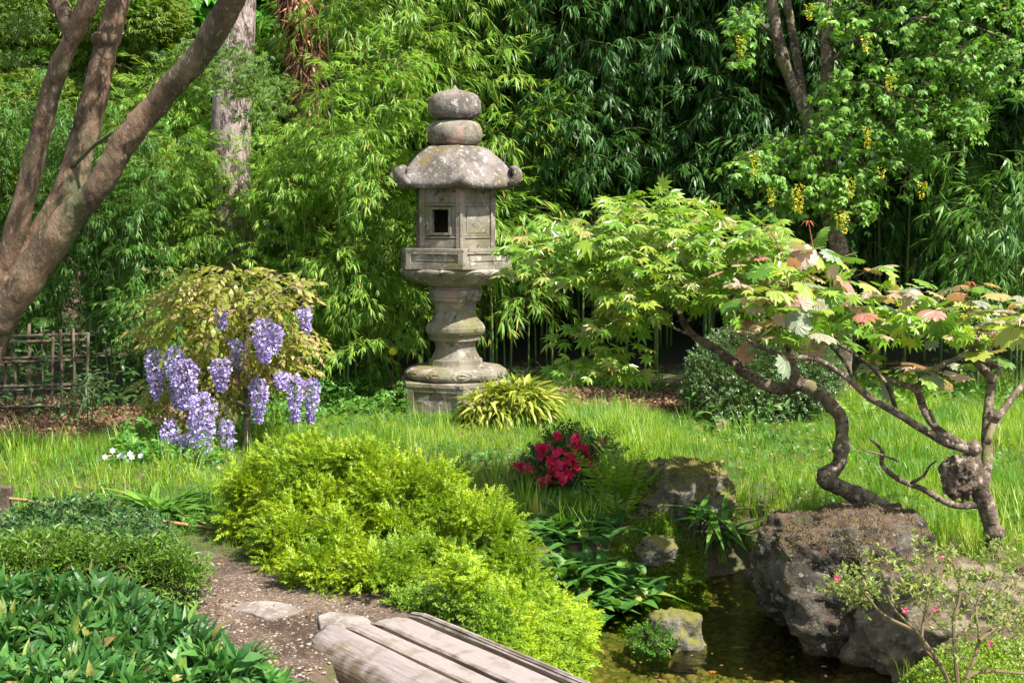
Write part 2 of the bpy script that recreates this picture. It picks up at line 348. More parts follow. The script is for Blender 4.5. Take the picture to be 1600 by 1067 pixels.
M['lab'] = leafmat('laburnum_leaf', [(0, (.09, .23, .02)), (.6, (.16, .33, .04)), (1, (.27, .42, .07))], clump=(.06, .18, .03), csc=1.6, trans=.4)
M['yellowfl'] = leafmat('yellow_petal', [(0, (.50, .45, .03)), (1, (.75, .68, .08))], ttint=(1, 1, .5))
M['evergreen'] = leafmat('small_evergreen_leaf', [(0, (.06, .14, .04)), (.7, (.11, .20, .06)), (1, (.22, .30, .12))], rough=.3, spec=.6, trans=.2)
M['azalea'] = leafmat('azalea_leaf', [(0, (.04, .11, .02)), (1, (.10, .19, .04))], trans=.25)
M['redfl'] = leafmat('crimson_petal', [(0, (.50, .008, .03)), (.7, (.68, .012, .05)), (1, (.72, .03, .22))], ttint=(1, 1, 1), rough=.5)
M['pinkfl'] = leafmat('pink_petal', [(0, (.7, .08, .2)), (1, (.8, .2, .3))], ttint=(1, 1, 1))
M['whitefl'] = leafmat('white_petal', [(0, (.8, .8, .78)), (1, (.85, .85, .85))], ttint=(1, 1, 1))
M['sarco'] = leafmat('glossy_broad_leaf', [(0, (.025, .09, .018)), (.5, (.045, .145, .025)), (.86, (.09, .22, .04)), (.95, (.24, .33, .06)), (.985, (.32, .22, .08)), (1, (.20, .12, .06))], rough=.42, spec=.4, trans=.3, clump=(.05, .13, .03), csc=3)
M['juniper'] = leafmat('dense_low_shrub_leaf', [(0, (.03, .08, .02)), (.7, (.05, .13, .025)), (1, (.12, .22, .04))], trans=.2)
M['strap'] = leafmat('strap_fern_leaf', [(0, (.05, .14, .02)), (.7, (.10, .22, .03)), (1, (.17, .30, .05))], rough=.45, spec=.35, trans=.35)
M['broad'] = leafmat('dark_broad_leaf', [(0, (.04, .12, .02)), (.7, (.09, .22, .04)), (.92, (.18, .30, .06)), (1, (.38, .34, .08))], rough=.45, spec=.35, trans=.3)
M['fern'] = leafmat('fern_frond', [(0, (.15, .29, .02)), (1, (.27, .40, .04))], trans=.42)
M['herb'] = leafmat('low_herb_leaf', [(0, (.05, .16, .02)), (.7, (.10, .24, .03)), (1, (.18, .32, .04))], trans=.35)
M['moss'] = leafmat('bright_moss', [(0, (.14, .25, .01)), (1, (.27, .36, .015))], trans=.3, clump=(.14, .28, .02), csc=6)
M['variegated'] = leafmat('yellow_edged_leaf', [(0, (.13, .22, .02)), (.5, (.30, .34, .04)), (1, (.52, .48, .12))], trans=.35)
M['bronze'] = leafmat('dark_bronze_leaf', [(0, (.07, .05, .02)), (.6, (.14, .07, .04)), (1, (.12, .14, .04))], trans=.2)
M['litter'] = leafmat('dry_leaf', [(0, (.12, .06, .03)), (.6, (.22, .12, .06)), (1, (.36, .24, .14))], trans=.1, rough=.8)
M['backtree'] = leafmat('backdrop_tree_leaf', [(0, (.12, .22, .015)), (.6, (.22, .34, .03)), (1, (.34, .42, .05))], clump=(.13, .28, .03), csc=.8, trans=.5)
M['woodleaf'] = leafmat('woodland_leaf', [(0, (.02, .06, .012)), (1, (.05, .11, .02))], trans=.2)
M['orange'] = leafmat('orange_fallen_leaf', [(0, (.6, .14, .02)), (1, (.6, .2, .03))])
M['disc'] = leafmat('yellow_disc', [(0, (.7, .6, .03)), (1, (.7, .6, .03))], trans=.3)

# ------------------------------------------------------------------ terrain
WZ = -.28
pond = [Q(1180, 893, WZ)[:2], Q(1100, 903, WZ)[:2], Q(1010, 917, WZ)[:2], Q(955, 940, WZ)[:2], Q(905, 968, WZ)[:2], Q(893, 1000, WZ)[:2], Q(886, 1067, WZ)[:2],
        (.1, 4.75), (-.22, 4.58), (-.46, 4.4), (-.58, 4.0), (-.72, 3.4), (-.85, 2.6), (.6, 2.4), (.95, 3.6), (1.22, 4.5), (1.5, 4.95), (1.75, 5.35), (1.95, 6.0), (1.6, 6.6)]
pond = np.array(pond)
def sdist(x, y, poly):
    x = np.asarray(x, float); y = np.asarray(y, float)
    d = np.full(x.shape, 1e9); ins = np.zeros(x.shape, bool); n = len(poly)
    for i in range(n):
        a, b = poly[i], poly[(i + 1) % n]; e = b - a
        t = np.clip(((x - a[0]) * e[0] + (y - a[1]) * e[1]) / (e @ e), 0, 1)
        d = np.minimum(d, np.hypot(x - a[0] - t * e[0], y - a[1] - t * e[1]))
        c = ((a[1] > y) != (b[1] > y)) & (x < (b[0] - a[0]) * (y - a[1]) / (b[1] - a[1] + 1e-12) + a[0])
        ins ^= c
    return np.where(ins, -d, d)
def sm(e0, e1, x): t = np.clip((x - e0) / (e1 - e0), 0, 1); return t * t * (3 - 2 * t)
def ground(x, y):
    x = np.asarray(x, float); y = np.asarray(y, float); s = sdist(x, y, pond)
    p = np.stack([x, y, np.zeros_like(x)], -1)
    h = fbm(p * 1.3, 3) * .02 + fbm(p * 7, 2) * .006
    h = h * sm(0, .3, np.abs(s))
    h = h + np.where(s < 0, WZ - .02 - .11 * sm(0, .5, -s), WZ * (1 - sm(-.02, .28, s)) - .02 * (1 - sm(0, .05, s)))
    h = h + 8.5 * sm(17.5, 30, y) + 1.2 * sm(12.5, 17, y) * .3 + .25 * sm(5, 12, np.abs(x))
    return h
def gz(x, y): return float(ground(np.array([x]), np.array([y]))[0])
def axis(lo, hi, st, far, k=1.25):
    a = list(np.arange(lo, hi + 1e-6, st)); s = st
    while a[-1] < far: s *= k; a.append(a[-1] + s)
    s = st; 
    while a[0] > -far: s *= k; a.insert(0, a[0] - s)
    return np.array(a)
xs = axis(-5, 5, .04, 150); ys = axis(2.2, 12.6, .04, 150)
X, Yg = np.meshgrid(xs, ys); Z = ground(X, Yg)
nx, ny = len(xs), len(ys); i, j = np.meshgrid(np.arange(nx - 1), np.arange(ny - 1)); b = (j * nx + i).ravel()
gq = Geo(np.stack([X, Yg, Z], -1).reshape(-1, 3), np.stack([b, b + 1, b + nx + 1, b + nx], -1).ravel(), [4] * len(b))
m_ground = surfmat('garden_soil', [(0, 0, 0, 0, (.085, .062, .04)), (2.5, 6, .42, .6, (.13, .09, .06)), (30, 6, .5, .66, (.05, .04, .025)), (1.2, 4, .5, .62, (.06, .09, .02))], .95, .8, 40., bdist=.02)
def byaxis(mat, ax_i, lo, hi, colour, lt=False):
    nt = mat.node_tree; N, Lk = nt.nodes, nt.links; b = next(n for n in N if n.type == 'BSDF_PRINCIPLED'); src = b.inputs['Base Color'].links[0].from_socket
    tc = N.new('ShaderNodeTexCoord'); sx = N.new('ShaderNodeSeparateXYZ'); Lk.new(tc.outputs['Object'], sx.inputs[0]); mr = N.new('ShaderNodeMapRange'); mr.inputs['From Min'].default_value = lo; mr.inputs['From Max'].default_value = hi; Lk.new(sx.outputs[ax_i], mr.inputs[0])
    mx = N.new('ShaderNodeMix'); mx.data_type = 'RGBA'; Lk.new(mr.outputs[0], mx.inputs[0]); Lk.new(src, mx.inputs[6]); mx.inputs[7].default_value = (*colour, 1); Lk.new(mx.outputs[2], b.inputs['Base Color'])
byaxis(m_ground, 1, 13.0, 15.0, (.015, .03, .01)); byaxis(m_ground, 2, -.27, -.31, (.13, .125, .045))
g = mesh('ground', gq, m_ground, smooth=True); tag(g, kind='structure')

def ribbon(name, pts, wid, mat, lift=.006, n=60, k=12):
    C = catmull(np.array([(p[0], p[1], 0) for p in pts]), n); T = norm(np.gradient(C, axis=0)); Nn = np.stack([-T[:, 1], T[:, 0]], -1)
    w = np.interp(np.linspace(0, 1, n), np.linspace(0, 1, len(wid)), wid); V = []
    for a in np.linspace(-1, 1, k):
        e = w * (1 + .16 * fbm(np.stack([C[:, 0] * 3 + a, C[:, 1] * 3, C[:, 0]], -1), 3)); xy = C[:, :2] + Nn * (e * a)[:, None]
        V.append(np.column_stack([xy, ground(xy[:, 0], xy[:, 1]) + lift]))
    V = np.array(V); Fs = []
    for a in range(k - 1):
        for c in range(n - 1): Fs.append((a * n + c, a * n + c + 1, (a + 1) * n + c + 1, (a + 1) * n + c))
    return tag(mesh(name, faces(V.reshape(-1, 3), Fs), mat, smooth=True), kind='structure')
m_path = surfmat('path_earth', [(0, 0, 0, 0, (.13, .09, .065)), (4, 6, .42, .58, (.075, .05, .035)), (60, 5, .54, .62, (.26, .19, .15)), (1.8, 6, .50, .6, (.05, .033, .022)), (130, 4, .6, .65, (.36, .29, .24))], .95, .9, 70., bdist=.012)
ribbon('path', [Q(290, 868)[:2], Q(325, 895)[:2], Q(390, 950)[:2], Q(470, 1000)[:2], (-.98, 4.3), (-1.15, 3.6), (-1.25, 2.8)], [.1, .22, .46, .6, .5, .5, .6], m_path)

# water
wm, nt, N, Lk = newmat('pond_water')
tcn = N.new('ShaderNodeTexCoord'); n1 = N.new('ShaderNodeTexNoise'); n1.inputs['Scale'].default_value = 9; n1.inputs['Detail'].default_value = 5; mp = N.new('ShaderNodeMapping'); mp.inputs['Scale'].default_value = (1, 2.2, 1)
Lk.new(tcn.outputs['Object'], mp.inputs[0]); Lk.new(mp.outputs[0], n1.inputs['Vector'])
bp = N.new('ShaderNodeBump'); bp.inputs['Strength'].default_value = .6; bp.inputs['Distance'].default_value = .02; Lk.new(n1.outputs[0], bp.inputs['Height'])
fr = N.new('ShaderNodeFresnel'); fr.inputs['IOR'].default_value = 1.33; Lk.new(bp.outputs[0], fr.inputs['Normal'])
gl = N.new('ShaderNodeBsdfGlossy'); gl.inputs['Roughness'].default_value = .03; Lk.new(bp.outputs[0], gl.inputs['Normal'])
tr = N.new('ShaderNodeBsdfTransparent'); tr.inputs[0].default_value = (.66, .70, .40, 1)
ms = N.new('ShaderNodeMixShader'); Lk.new(fr.outputs[0], ms.inputs[0]); Lk.new(tr.outputs[0], ms.inputs[1]); Lk.new(gl.outputs[0], ms.inputs[2])
mo = N.new('ShaderNodeOutputMaterial'); Lk.new(ms.outputs[0], mo.inputs[0])
wv = [(a, b_, WZ) for a, b_ in pond * 1.0]; c0 = pond.mean(0)
wv = [(c0[0] + (a - c0[0]) * 1.06, c0[1] + (b_ - c0[1]) * 1.04, WZ) for a, b_ in pond]
bm = bmesh.new(); vs = [bm.verts.new(v) for v in wv]; bm.faces.new(vs[::-1]); bmesh.ops.triangulate(bm, faces=bm.faces[:])
bm.normal_update()
for f in bm.faces:
    if f.normal.z < 0: f.normal_flip()
tag(mesh('pond_water', frombm(bm), wm), kind='structure')

# pebbles on the pond bed
peb = []; ic = ico(1)
for k in range(4):
    g_ = ic.xf(k=1); g_.V = g_.V * np.array([1, .8, .5]) * (1 + .25 * vnoise(g_.V * 1.7 + k * 5))[:, None]; peb.append(g_)
q = rng.uniform([-.2, 4.2], [1.9, 6.9], (6000, 2)); s_ = sdist(q[:, 0], q[:, 1], pond); q = q[s_ < -.02]
pz = ground(q[:, 0], q[:, 1]); D = rng.normal(size=(len(q), 3)); D[:, 2] *= .15
m_peb = surfmat('bed_pebble', [(0, 0, 0, 0, (.17, .16, .07)), (3, 3, .4, .6, (.28, .20, .11)), (6, 3, .55, .65, (.10, .14, .04))], .8, .3)
tag(mesh('gravel', multi(peb, np.column_stack([q, pz]), frames(D, [0, 0, 1.]), rng.uniform(.006, .022, len(q)) * rng.choice([1, 1, 1.8], len(q))), m_peb, smooth=True), 'small pebbles on the pond bed', 'gravel', kind='stuff')

# ------------------------------------------------------------------ stone lantern
LY = 10.75; LX = (712 - CX) / F * LY * (1 / 1.0)
base_z = gz(LX, LY)
kx = LY / F
def lz(py): return P(712, py, LY)[2]
LZ0 = lz(645)
LN = thing('stone_lantern', (P(712, 600, LY)[0], LY, LZ0), 'tall grey stone lantern with hexagonal roof and square window on the lawn', 'lantern')
def hz(py): return lz(py) - LZ0
A0 = radians(9.6)   # a corner 9.6 degrees right of the camera
def hexpt(r, k): a = A0 + k * pi / 3; return np.array([r * sin(a), -r * cos(a)])
def hexloft(rz, m=0):
    V = []; n = len(rz)
    for r, z in rz:
        for k in range(6): p = hexpt(r, k); V.append((p[0], p[1], z))
    Fs = [(i * 6 + k, i * 6 + (k + 1) % 6, (i + 1) * 6 + (k + 1) % 6, (i + 1) * 6 + k) for i in range(n - 1) for k in range(6)]
    Fs += [tuple(range(5, -1, -1)), tuple((n - 1) * 6 + k for k in range(6))]
    return faces(V, Fs, m)
def facebox(k, R, u0, u1, z0, z1, d0, d1, bev=.003):
    """box on hexagon side k (between corners k and k+1): u along the side in 0..1, d outward from the side plane"""
    a, b_ = hexpt(R, k), hexpt(R, k + 1); e = (b_ - a); L = np.linalg.norm(e); e = e / L; nn = np.array([e[1], -e[0]])
    g_ = box(u0 * L, u1 * L, d0, d1, z0, z1, bev=bev)
    V = g_.V; xy = a + V[:, :1] * e + V[:, 1:2] * nn; g_.V = np.column_stack([xy, V[:, 2]]); return g_
def px(n_): return n_ * kx
def rough(g_, amt, fr_=9.):
    g_.V = g_.V + amt * np.stack([fbm(g_.V * fr_ + 3, 3), fbm(g_.V * fr_ + 31, 3), fbm(g_.V * fr_ + 57, 3)], -1); return g_
# finial
tear = [(px(26), hz(188)), (px(36), hz(184)), (px(40.5), hz(177)), (px(41), hz(168)), (px(40), hz(158)), (px(36), hz(150)), (px(28), hz(145)), (px(16), hz(142)), (px(7), hz(140)), (px(3), hz(137.5)), (px(1.2), hz(134))]
mesh('jewel_finial', rough(lathe(tear, 48), .004), M['stone_roof'], LN, True)
ringp = [(px(25), hz(229)), (px(35), hz(227)), (px(41), hz(221)), (px(43), hz(212)), (px(42), hz(202)), (px(38), hz(194)), (px(30), hz(189)), (px(20), hz(188))]
mesh('cushion_ring', rough(lathe(ringp, 48), .004), M['stone'], LN, True)
# roof
def roof():
    ns, ntt = 16, 14; V = []; Fs = []; R = px(99)
    for sgn in (0, 1):
        for s in range(ns + 1):
            u = s / ns; r = .38 + .62 * u
            for k in range(6):
                a, b_ = hexpt(R, k), hexpt(R, k + 1)
                for t in range(ntt):
                    w = t / ntt; p = (a * (1 - w) + b_ * w)
                    c = abs(2 * w - 1)
                    pr = p * r * (1 + .05 * (1 - u) * (1 - c))
                    drop = 58 * (u ** 1.75) 
                    lift = 9 * u ** 3 * c ** 3
                    ridge = 2.2 * max(0, 1 - (1 - c) * 9) * min(1, u * 3 + .2)
                    z = hz(229 + drop - lift - ridge)
                    if sgn: z = hz(229 + (drop + 9) * 1.0 - lift) if u > .55 else hz(297)
                    if sgn: z = min(z, hz(296 - lift * .9))  if u > .5 else hz(296)
                    V.append((pr[0], pr[1], z))
    n6 = 6 * ntt; base = (ns + 1) * n6
    for sgn in (0, 1):
        for s in range(ns):
            for q_ in range(n6):
                a = sgn * base + s * n6 + q_; b2 = sgn * base + s * n6 + (q_ + 1) % n6
                f = (a, b2, b2 + n6, a + n6); Fs.append(f[::-1] if not sgn else f)
    for q_ in range(n6):
        a = ns * n6 + q_; b2 = ns * n6 + (q_ + 1) % n6; Fs.append((a, b2, b2 + base, a + base)[::-1])
    Fs.append(tuple(range(n6))); 
    return faces(V, Fs)
rf = rough(roof(), .006, 6.)
ROOF = mesh('roof', rf, M['stone_roof'], LN, True)
for k in range(1, 6):   # curled eave corners
    p = norm(hexpt(1, k)); pts = []
    for (r, y_, _r) in [(84, 285, 0), (95, 287, 0), (102, 282, 0), (104, 274, 0), (101, 267, 0), (96, 265, 0), (93, 269, 0)]:
        pts.append((p[0] * px(r), p[1] * px(r), hz(y_)))
    g_ = tube(pts, [px(5), px(7), px(7), px(6.5), px(5.5), px(4.5), px(3)], 10, 3)
    # widen sideways
    sd = np.array([-p[1], p[0]]); d = g_.V[:, :2] @ sd; g_.V[:, :2] += np.outer(d * .9, sd)
    mesh('eave_scroll', rough(g_, .003), M['stone_roof'], ROOF, True)
# firebox
R = px(67); fb = []
fb.append(hexloft([(px(60), hz(296)), (px(60), hz(303))][::-1] if 0 else [(px(63), hz(304)), (px(63), hz(290))]))
for k in range(6):
    win = (k == 5)
    fb.append(facebox(k, R, -.01, .12, hz(389), hz(296), -.05, 0)); fb.append(facebox(k, R, .88, 1.01, hz(389), hz(296), -.0485, -.0005))
    fb.append(facebox(k, R, .121, .879, hz(318), hz(302), -.05, -.012))
    fb.append(facebox(k, R, .121, .879, hz(322.5), hz(318.5), -.05, -.004))
    fb.append(facebox(k, R, .121, .879, hz(372), hz(368.5), -.05, -.005))
    fb.append(facebox(k, R, .121, .879, hz(389), hz(373.5), -.05, -.008))
    if win:
        fb.append(facebox(k, R, .121, .24, hz(368), hz(323), -.05, -.012)); fb.append(facebox(k, R, .76, .879, hz(368), hz(323), -.05, -.012))
    else:
        fb.append(facebox(k, R, .121, .879, hz(368), hz(323), -.05, -.014)); fb.append(facebox(k, R, .2, .8, hz(364), hz(327), -.02, -.009))
fb.append(hexloft([(px(57), hz(389)), (px(57), hz(386))]))
FBX = mesh('fire_box', rough(comb(fb), .0025), M['stone'], LN)
wf = [facebox(5, R, .24, .30, hz(367), hz(324), -.05, .004), facebox(5, R, .70, .76, hz(367), hz(324), -.05, .004), facebox(5, R, .301, .699, hz(328), hz(324), -.05, .003), facebox(5, R, .301, .699, hz(367), hz(363), -.05, .003)]
mesh('window_frame', comb(wf), M['stone'], FBX)
# platform
R = px(94); pf = [hexloft([(px(86), hz(416)), (px(86), hz(389))]), hexloft([(px(92), hz(392)), (px(94), hz(391)), (px(94), hz(387.5)), (px(86), hz(387))])]
pf.append(hexloft([(px(90), hz(418.5)), (px(94.5), hz(418)), (px(94.5), hz(412.5)), (px(90), hz(412))]))
for k in range(6):
    pf.append(facebox(k, R, 0.002, .09, hz(412.4), hz(391.1), -.06, 0)); pf.append(facebox(k, R, .91, .998, hz(412.4), hz(391.1), -.06, -.0005))
    pf.append(facebox(k, R, .091, .909, hz(395.5), hz(391.2), -.06, -.001)); pf.append(facebox(k, R, .091, .909, hz(412.3), hz(408.5), -.06, -.001))
    pf.append(facebox(k, R, .091, .909, hz(408.4), hz(395.6), -.06, -.014))
    pf.append(facebox(k, R, .15, .85, hz(406), hz(398), -.03, -.008))
mesh('platform', rough(comb(pf), .003), M['stone'], LN)
def petal(a, k): return 1 + .035 * np.abs(np.cos(6 * a)) ** .6
bowl = [(px(40), hz(446)), (px(52), hz(444)), (px(64), hz(439)), (px(76), hz(433)), (px(82), hz(427)), (px(84), hz(422)), (px(81), hz(418.8)), (px(60), hz(417))]
LBW = mesh('lotus_bowl', rough(lathe(bowl, 96, petal), .004), M['stone'], LN, True)
shaft = [(px(46), hz(571)), (px(44), hz(567)), (px(43), hz(561)), (px(42.5), hz(560)), (px(39), hz(559)), (px(36), hz(553)), (px(33), hz(546)), (px(32.5), hz(540)), (px(34), hz(533)), (px(39), hz(531)), (px(41), hz(530)), (px(41), hz(525)), (px(42), hz(523.5)),
         (px(46), hz(520)), (px(48), hz(516)), (px(48), hz(511)), (px(45), hz(505)), (px(38), hz(499)), (px(34), hz(492)), (px(32.5), hz(484)), (px(33), hz(476)), (px(35.5), hz(471)), (px(40), hz(469)), (px(41), hz(465)), (px(41), hz(463.5)), (px(43), hz(462)), (px(43), hz(452)), (px(40), hz(450)), (px(38), hz(444))]
def hexish(a, k): 
    b_ = (a - A0 + pi / 6) % (pi / 3) - pi / 6; return .35 * (np.cos(pi / 6) / np.cos(b_ % (pi / 3) - pi / 6 if False else (np.abs(b_) - pi / 6))) * 1.05 + .65
mesh('shaft', rough(lathe(shaft, 72, hexish), .003), M['stone'], LN, False)
def petal2(a, k): return 1 + .03 * np.abs(np.cos(4 * a + .4)) ** .5 * (1 if 1 < k < 6 else 0)
lr = [(px(60), hz(591)), (px(72), hz(590)), (px(77), hz(587)), (px(78.5), hz(582)), (px(77), hz(577)), (px(71), hz(572.5)), (px(60), hz(570)), (px(40), hz(569))]
LRG = mesh('lotus_ring', rough(lathe(lr, 96, petal2), .005), M['stone'], LN, True)
def carve(prof, a, zc, dz, da, ex):
    prof = sorted(prof, key=lambda q_: q_[1]); zz = [q_[1] for q_ in prof]; rr = [q_[0] for q_ in prof]; P_ = []
    for t in np.linspace(0, 2 * pi, 17):
        z = zc + dz * sin(t); r = np.interp(z, zz, rr) * ex; b_ = a + da * cos(t); P_.append((r * sin(b_), -r * cos(b_), z))
    return tube(P_, .006, 5, 2, cap=False)
mesh('carving', comb([carve(lr[1:7], A0 + k * pi / 6 * 1.0, hz(579.5), px(5.5), .2, 1.012) for k in range(12)] + [carve(lr[1:7], A0 + k * pi / 6, hz(579.5), px(2.5), .09, 1.02) for k in range(12)]), M['stone'], LRG, True)
mesh('carving', comb([carve(bowl[1:7], A0 + (k + .5) * pi / 6, hz(430), px(8), .22, 1.02) for k in range(12)]), M['stone'], LBW, True)
R = px(94); bs = [hexloft([(px(87), hz(652)), (px(87), hz(594))]), hexloft([(px(91), hz(597)), (px(94.5), hz(596)), (px(94), hz(591)), (px(87), hz(589.5))])]
for k in range(6):
    bs.append(facebox(k, R, .002, .12, hz(652), hz(596.2), -.06, -.001)); bs.append(facebox(k, R, .88, .998, hz(652), hz(596.2), -.06, -.0015))
    bs.append(facebox(k, R, .121, .879, hz(604), hz(596.3), -.06, -.002)); bs.append(facebox(k, R, .121, .879, hz(652), hz(637), -.06, -.002))
    bs.append(facebox(k, R, .121, .879, hz(636.8), hz(604.2), -.06, -.016))
mesh('base', rough(comb(bs), .003), M['stone'], LN)

# ------------------------------------------------------------------ rocks
M['moss_brown'] = leafmat('dry_brown_moss', [(0, (.07, .045, .03)), (.45, (.13, .08, .055)), (.75, (.12, .12, .03)), (.92, (.17, .18, .04)), (1, (.22, .16, .10))], trans=.1, rough=.8)
M['moss_gold'] = leafmat('golden_moss', [(0, (.13, .10, .02)), (.6, (.24, .20, .03)), (1, (.30, .24, .08))], trans=.2, rough=.8)
def rock(name, c, r, mat, label, seed, amp=.22, fr_=1.3, crag=.06, sub=6, fn=None, group=None, mossn=0, mossm=None):
    g_ = ico(sub); v = g_.V; v = v * (np.abs(v).max(1, keepdims=True) ** -.35)
    d = fbm(v * fr_ + seed * 7.1, 3) * amp + (ridged(v * 13 + seed, 3) * .018 if sub > 5 else 0) + ridged(v * fr_ * 3.3 + seed, 4) * crag - np.clip(ridged(v * 6 + seed * 3, 2) - .9, 0, 1) * crag * .8
    v = v * (1 + d)[:, None]
    if fn is not None: v = fn(v)
    g_.V = v * np.array(r); o = tag(mesh(name, g_, mat, smooth=True, loc=tuple(c)), label, 'rock', group)
    if mossn:
        A = g_.V[g_.L.reshape(-1, 3)]; nr = norm(np.cross(A[:, 1] - A[:, 0], A[:, 2] - A[:, 0])); ce = A.mean(1)
        w_ = np.clip(nr[:, 2] - .45 + 1.1 * fbm(ce * 8 + seed, 3), 0, 1); w_ /= w_.sum(); k = rng.choice(len(ce), mossn, p=w_)
        D = nr[k] + rng.normal(size=(mossn, 3)) * .7
        mesh('moss', scatter(comb([leaf(.013, .004, 2, .4, .1, .8, mid=False).xf(rotZ(a_) @ rotX(.5)) for a_ in (0, 2.1, 4.2)]), ce[k], frames(D, nr[k]), rng.uniform(.5, 1.3, mossn)), mossm, o)
    return o
def big(v):
    v = v.copy(); v[:, 2] = np.where(v[:, 2] > .8, .8 + (v[:, 2] - .8) * .7, v[:, 2]); low = np.clip(.25 - v[:, 2], 0, 1.3); v[:, 0] += low * .12 * (v[:, 0] < .2) ; v[:, 0] *= 1 - .05 * low
    return v
c = P(1318, 905, 5.75); rock('boulder', (c[0] + .01, 5.75, -.06), (.39, .44, .33), M['rock'], 'big dark craggy boulder with brown mossy cap at the pond edge', 3, fn=big, crag=.10, mossn=15000, mossm=M['moss_brown'])
c = P(1500, 950, 5.45); rock('boulder', (1.86, 5.2, -.12), (.36, .3, .27), M['rock_tan'], 'tan sunlit boulder behind the pink-flowered shrub', 5, crag=.07)
c = P(1590, 905, 5.9); rock('boulder', (2.3, 5.45, -.1), (.22, .2, .15), M['rock'], 'dark low boulder at the foot of the slim maple trunk', 8, mossn=3000, mossm=M['moss_brown'])
c = P(1062, 775, 7.0); rock('boulder', (c[0], 7.0, .05), (.26, .25, .20), M['rock_moss'], 'rounded boulder topped with yellow-green moss in the lawn', 11, crag=.08, mossn=9000, mossm=M['moss_gold'])
c = Q(1028, 850, -.02); rock('boulder', (c[0], c[1], -.05), (.10, .09, .07), M['rock_moss'], 'small knobbly mossy rock just below the moss-topped boulder', 14, sub=5)
c = Q(1052, 1003, WZ); rock('boulder', (c[0], c[1], WZ + .03), (.135, .11, .115), M['rock_moss'], 'small round rock standing in the pond', 17, sub=5, crag=.04)
c = Q(1125, 672); rock('boulder', (c[0], c[1], .02), (.06, .06, .07), M['rock_tan'], 'little reddish stone beside the clipped round shrub', 21, sub=4)
c = Q(50, 877); rock('boulder', (-2.12, 5.55, .03), (.06, .05, .05), M['slab'], 'little pale stone peeking out between the low left shrubs', 23, sub=4)
# step stones
def flatstone(name, pix, z, th, mat, label):
    pts = np.array([Q(a, b_, z)[:2] for a, b_ in pix]); q_ = catmull(np.column_stack([np.vstack([pts, pts[:1]]), np.zeros(len(pts) + 1)]), 60)[:-1, :2]
    q_ += .006 * np.stack([fbm(np.column_stack([q_ * 14, q_[:, 0]]), 3), fbm(np.column_stack([q_ * 14, q_[:, 1] + 5]), 3)], -1)
    c_ = q_.mean(0); V = []; n = len(q_)
    for s, dz in [(.94, -th), (1, -.014), (.985, -.004), (.95, 0), (.6, .002), (.25, .003)]:
        for p in q_: pp = c_ + (p - c_) * s; V.append((pp[0] - c_[0], pp[1] - c_[1], dz + .003 * float(vnoise(np.array([pp[0] * 9, pp[1] * 9, 0])))))
    Fs = [(i_ * n + k, i_ * n + (k + 1) % n, (i_ + 1) * n + (k + 1) % n, (i_ + 1) * n + k) for i_ in range(5) for k in range(n)]
    Fs.append(tuple(5 * n + k for k in range(n)))
    return tag(mesh(name, faces(V, Fs), mat, smooth=False, loc=(c_[0], c_[1], z)), label, 'stone')
flatstone('stepping_stone', [(318, 933), (345, 922), (395, 924), (445, 936), (482, 948), (465, 956), (425, 963), (382, 956), (345, 946)], .012, .06, M['slab'], 'pale flat stepping stone set in the brown path')
flatstone('stepping_stone', [(497, 962), (520, 954), (560, 960), (578, 970), (550, 984), (505, 988)], .014, .06, M['slab'], 'broken pale slab at the head of the footbridge')
# footbridge: four worn beams
D2 = norm(np.array([.63, -.78])); N2 = np.array([.78, .63]) / np.linalg.norm([.78, .63])
FB = thing('footbridge', (-.4, 4.5, .0), 'weathered grey footbridge of worn beams crossing the stream', 'bridge'); BA = atan2(D2[1], D2[0]); FB.rotation_euler.z = BA; FB.location.x -= .03
def beam(n0, n1, s0, s1, z1, h, seed, roundf=0.):
    ns = 90; prof = []
    w = n1 - n0
    if roundf: prof = [(n0 + .03, z1 - h), (n0 - roundf * .8, z1 - h * .78), (n0 - roundf, z1 - h * .5), (n0 - roundf * .75, z1 - h * .22), (n0 - roundf * .25, z1 - .02), (n0 + .012, z1 - .003), (n0 + w * .35, z1 + .002), (n0 + w * .7, z1 + .001), (n1 - .012, z1 - .002), (n1, z1 - .02), (n1, z1 - h)]
    else: prof = [(n0, z1 - h), (n0, z1 - .022), (n0 + .004, z1 - .008), (n0 + .014, z1)] + [(n0 + w * f, z1 + (.004 if f == .5 else .002)) for f in (.25, .37, .5, .63, .75)] + [(n1 - .014, z1 - .001), (n1 - .003, z1 - .01), (n1, z1 - .024), (n1, z1 - h)]
    prof = np.array(prof); k = len(prof); V = []
    for i_ in range(ns + 1):
        u = i_ / ns; s = s0 + (s1 - s0) * u; e = min(1, i_ / 3 + .0)
        for j_, (n_, z_) in enumerate(prof):
            cn = n0 + w / 2; nn = cn + (n_ - cn) * (.86 + .14 * e) + .004 * float(vnoise(np.array([s * 2.2, j_ * .1, seed]))); zz = z_ - (1 - e) * .012
            zz += .003 * float(vnoise(np.array([s * 1.5, n_ * 60, seed + 5]))) + .0025 * float(vnoise(np.array([s * 4, n_ * 160, seed + 9])))
            p = D2 * s + N2 * nn - np.array([-.4, 4.5]); V.append((p @ D2, p @ np.array([-D2[1], D2[0]]), zz))
    Fs = [(i_ * k + j_, i_ * k + j_ + 1, (i_ + 1) * k + j_ + 1, (i_ + 1) * k + j_) for i_ in range(ns) for j_ in range(k - 1)]
    Fs.append(tuple(range(k - 1, -1, -1)))
    return faces(V, Fs)
sd = lambda p: float(np.dot(np.array(p)[:2], D2))
s0 = sd(Q(492, 985, .05))
mesh('beam', beam(2.45, 2.512, s0 - .04, s0 + 2.4, .05, .24, 1, .10), M['beam'], FB, True)
mesh('beam', beam(2.518, 2.615, s0 + .02, s0 + 2.4, .052, .09, 2), M['beam'], FB)
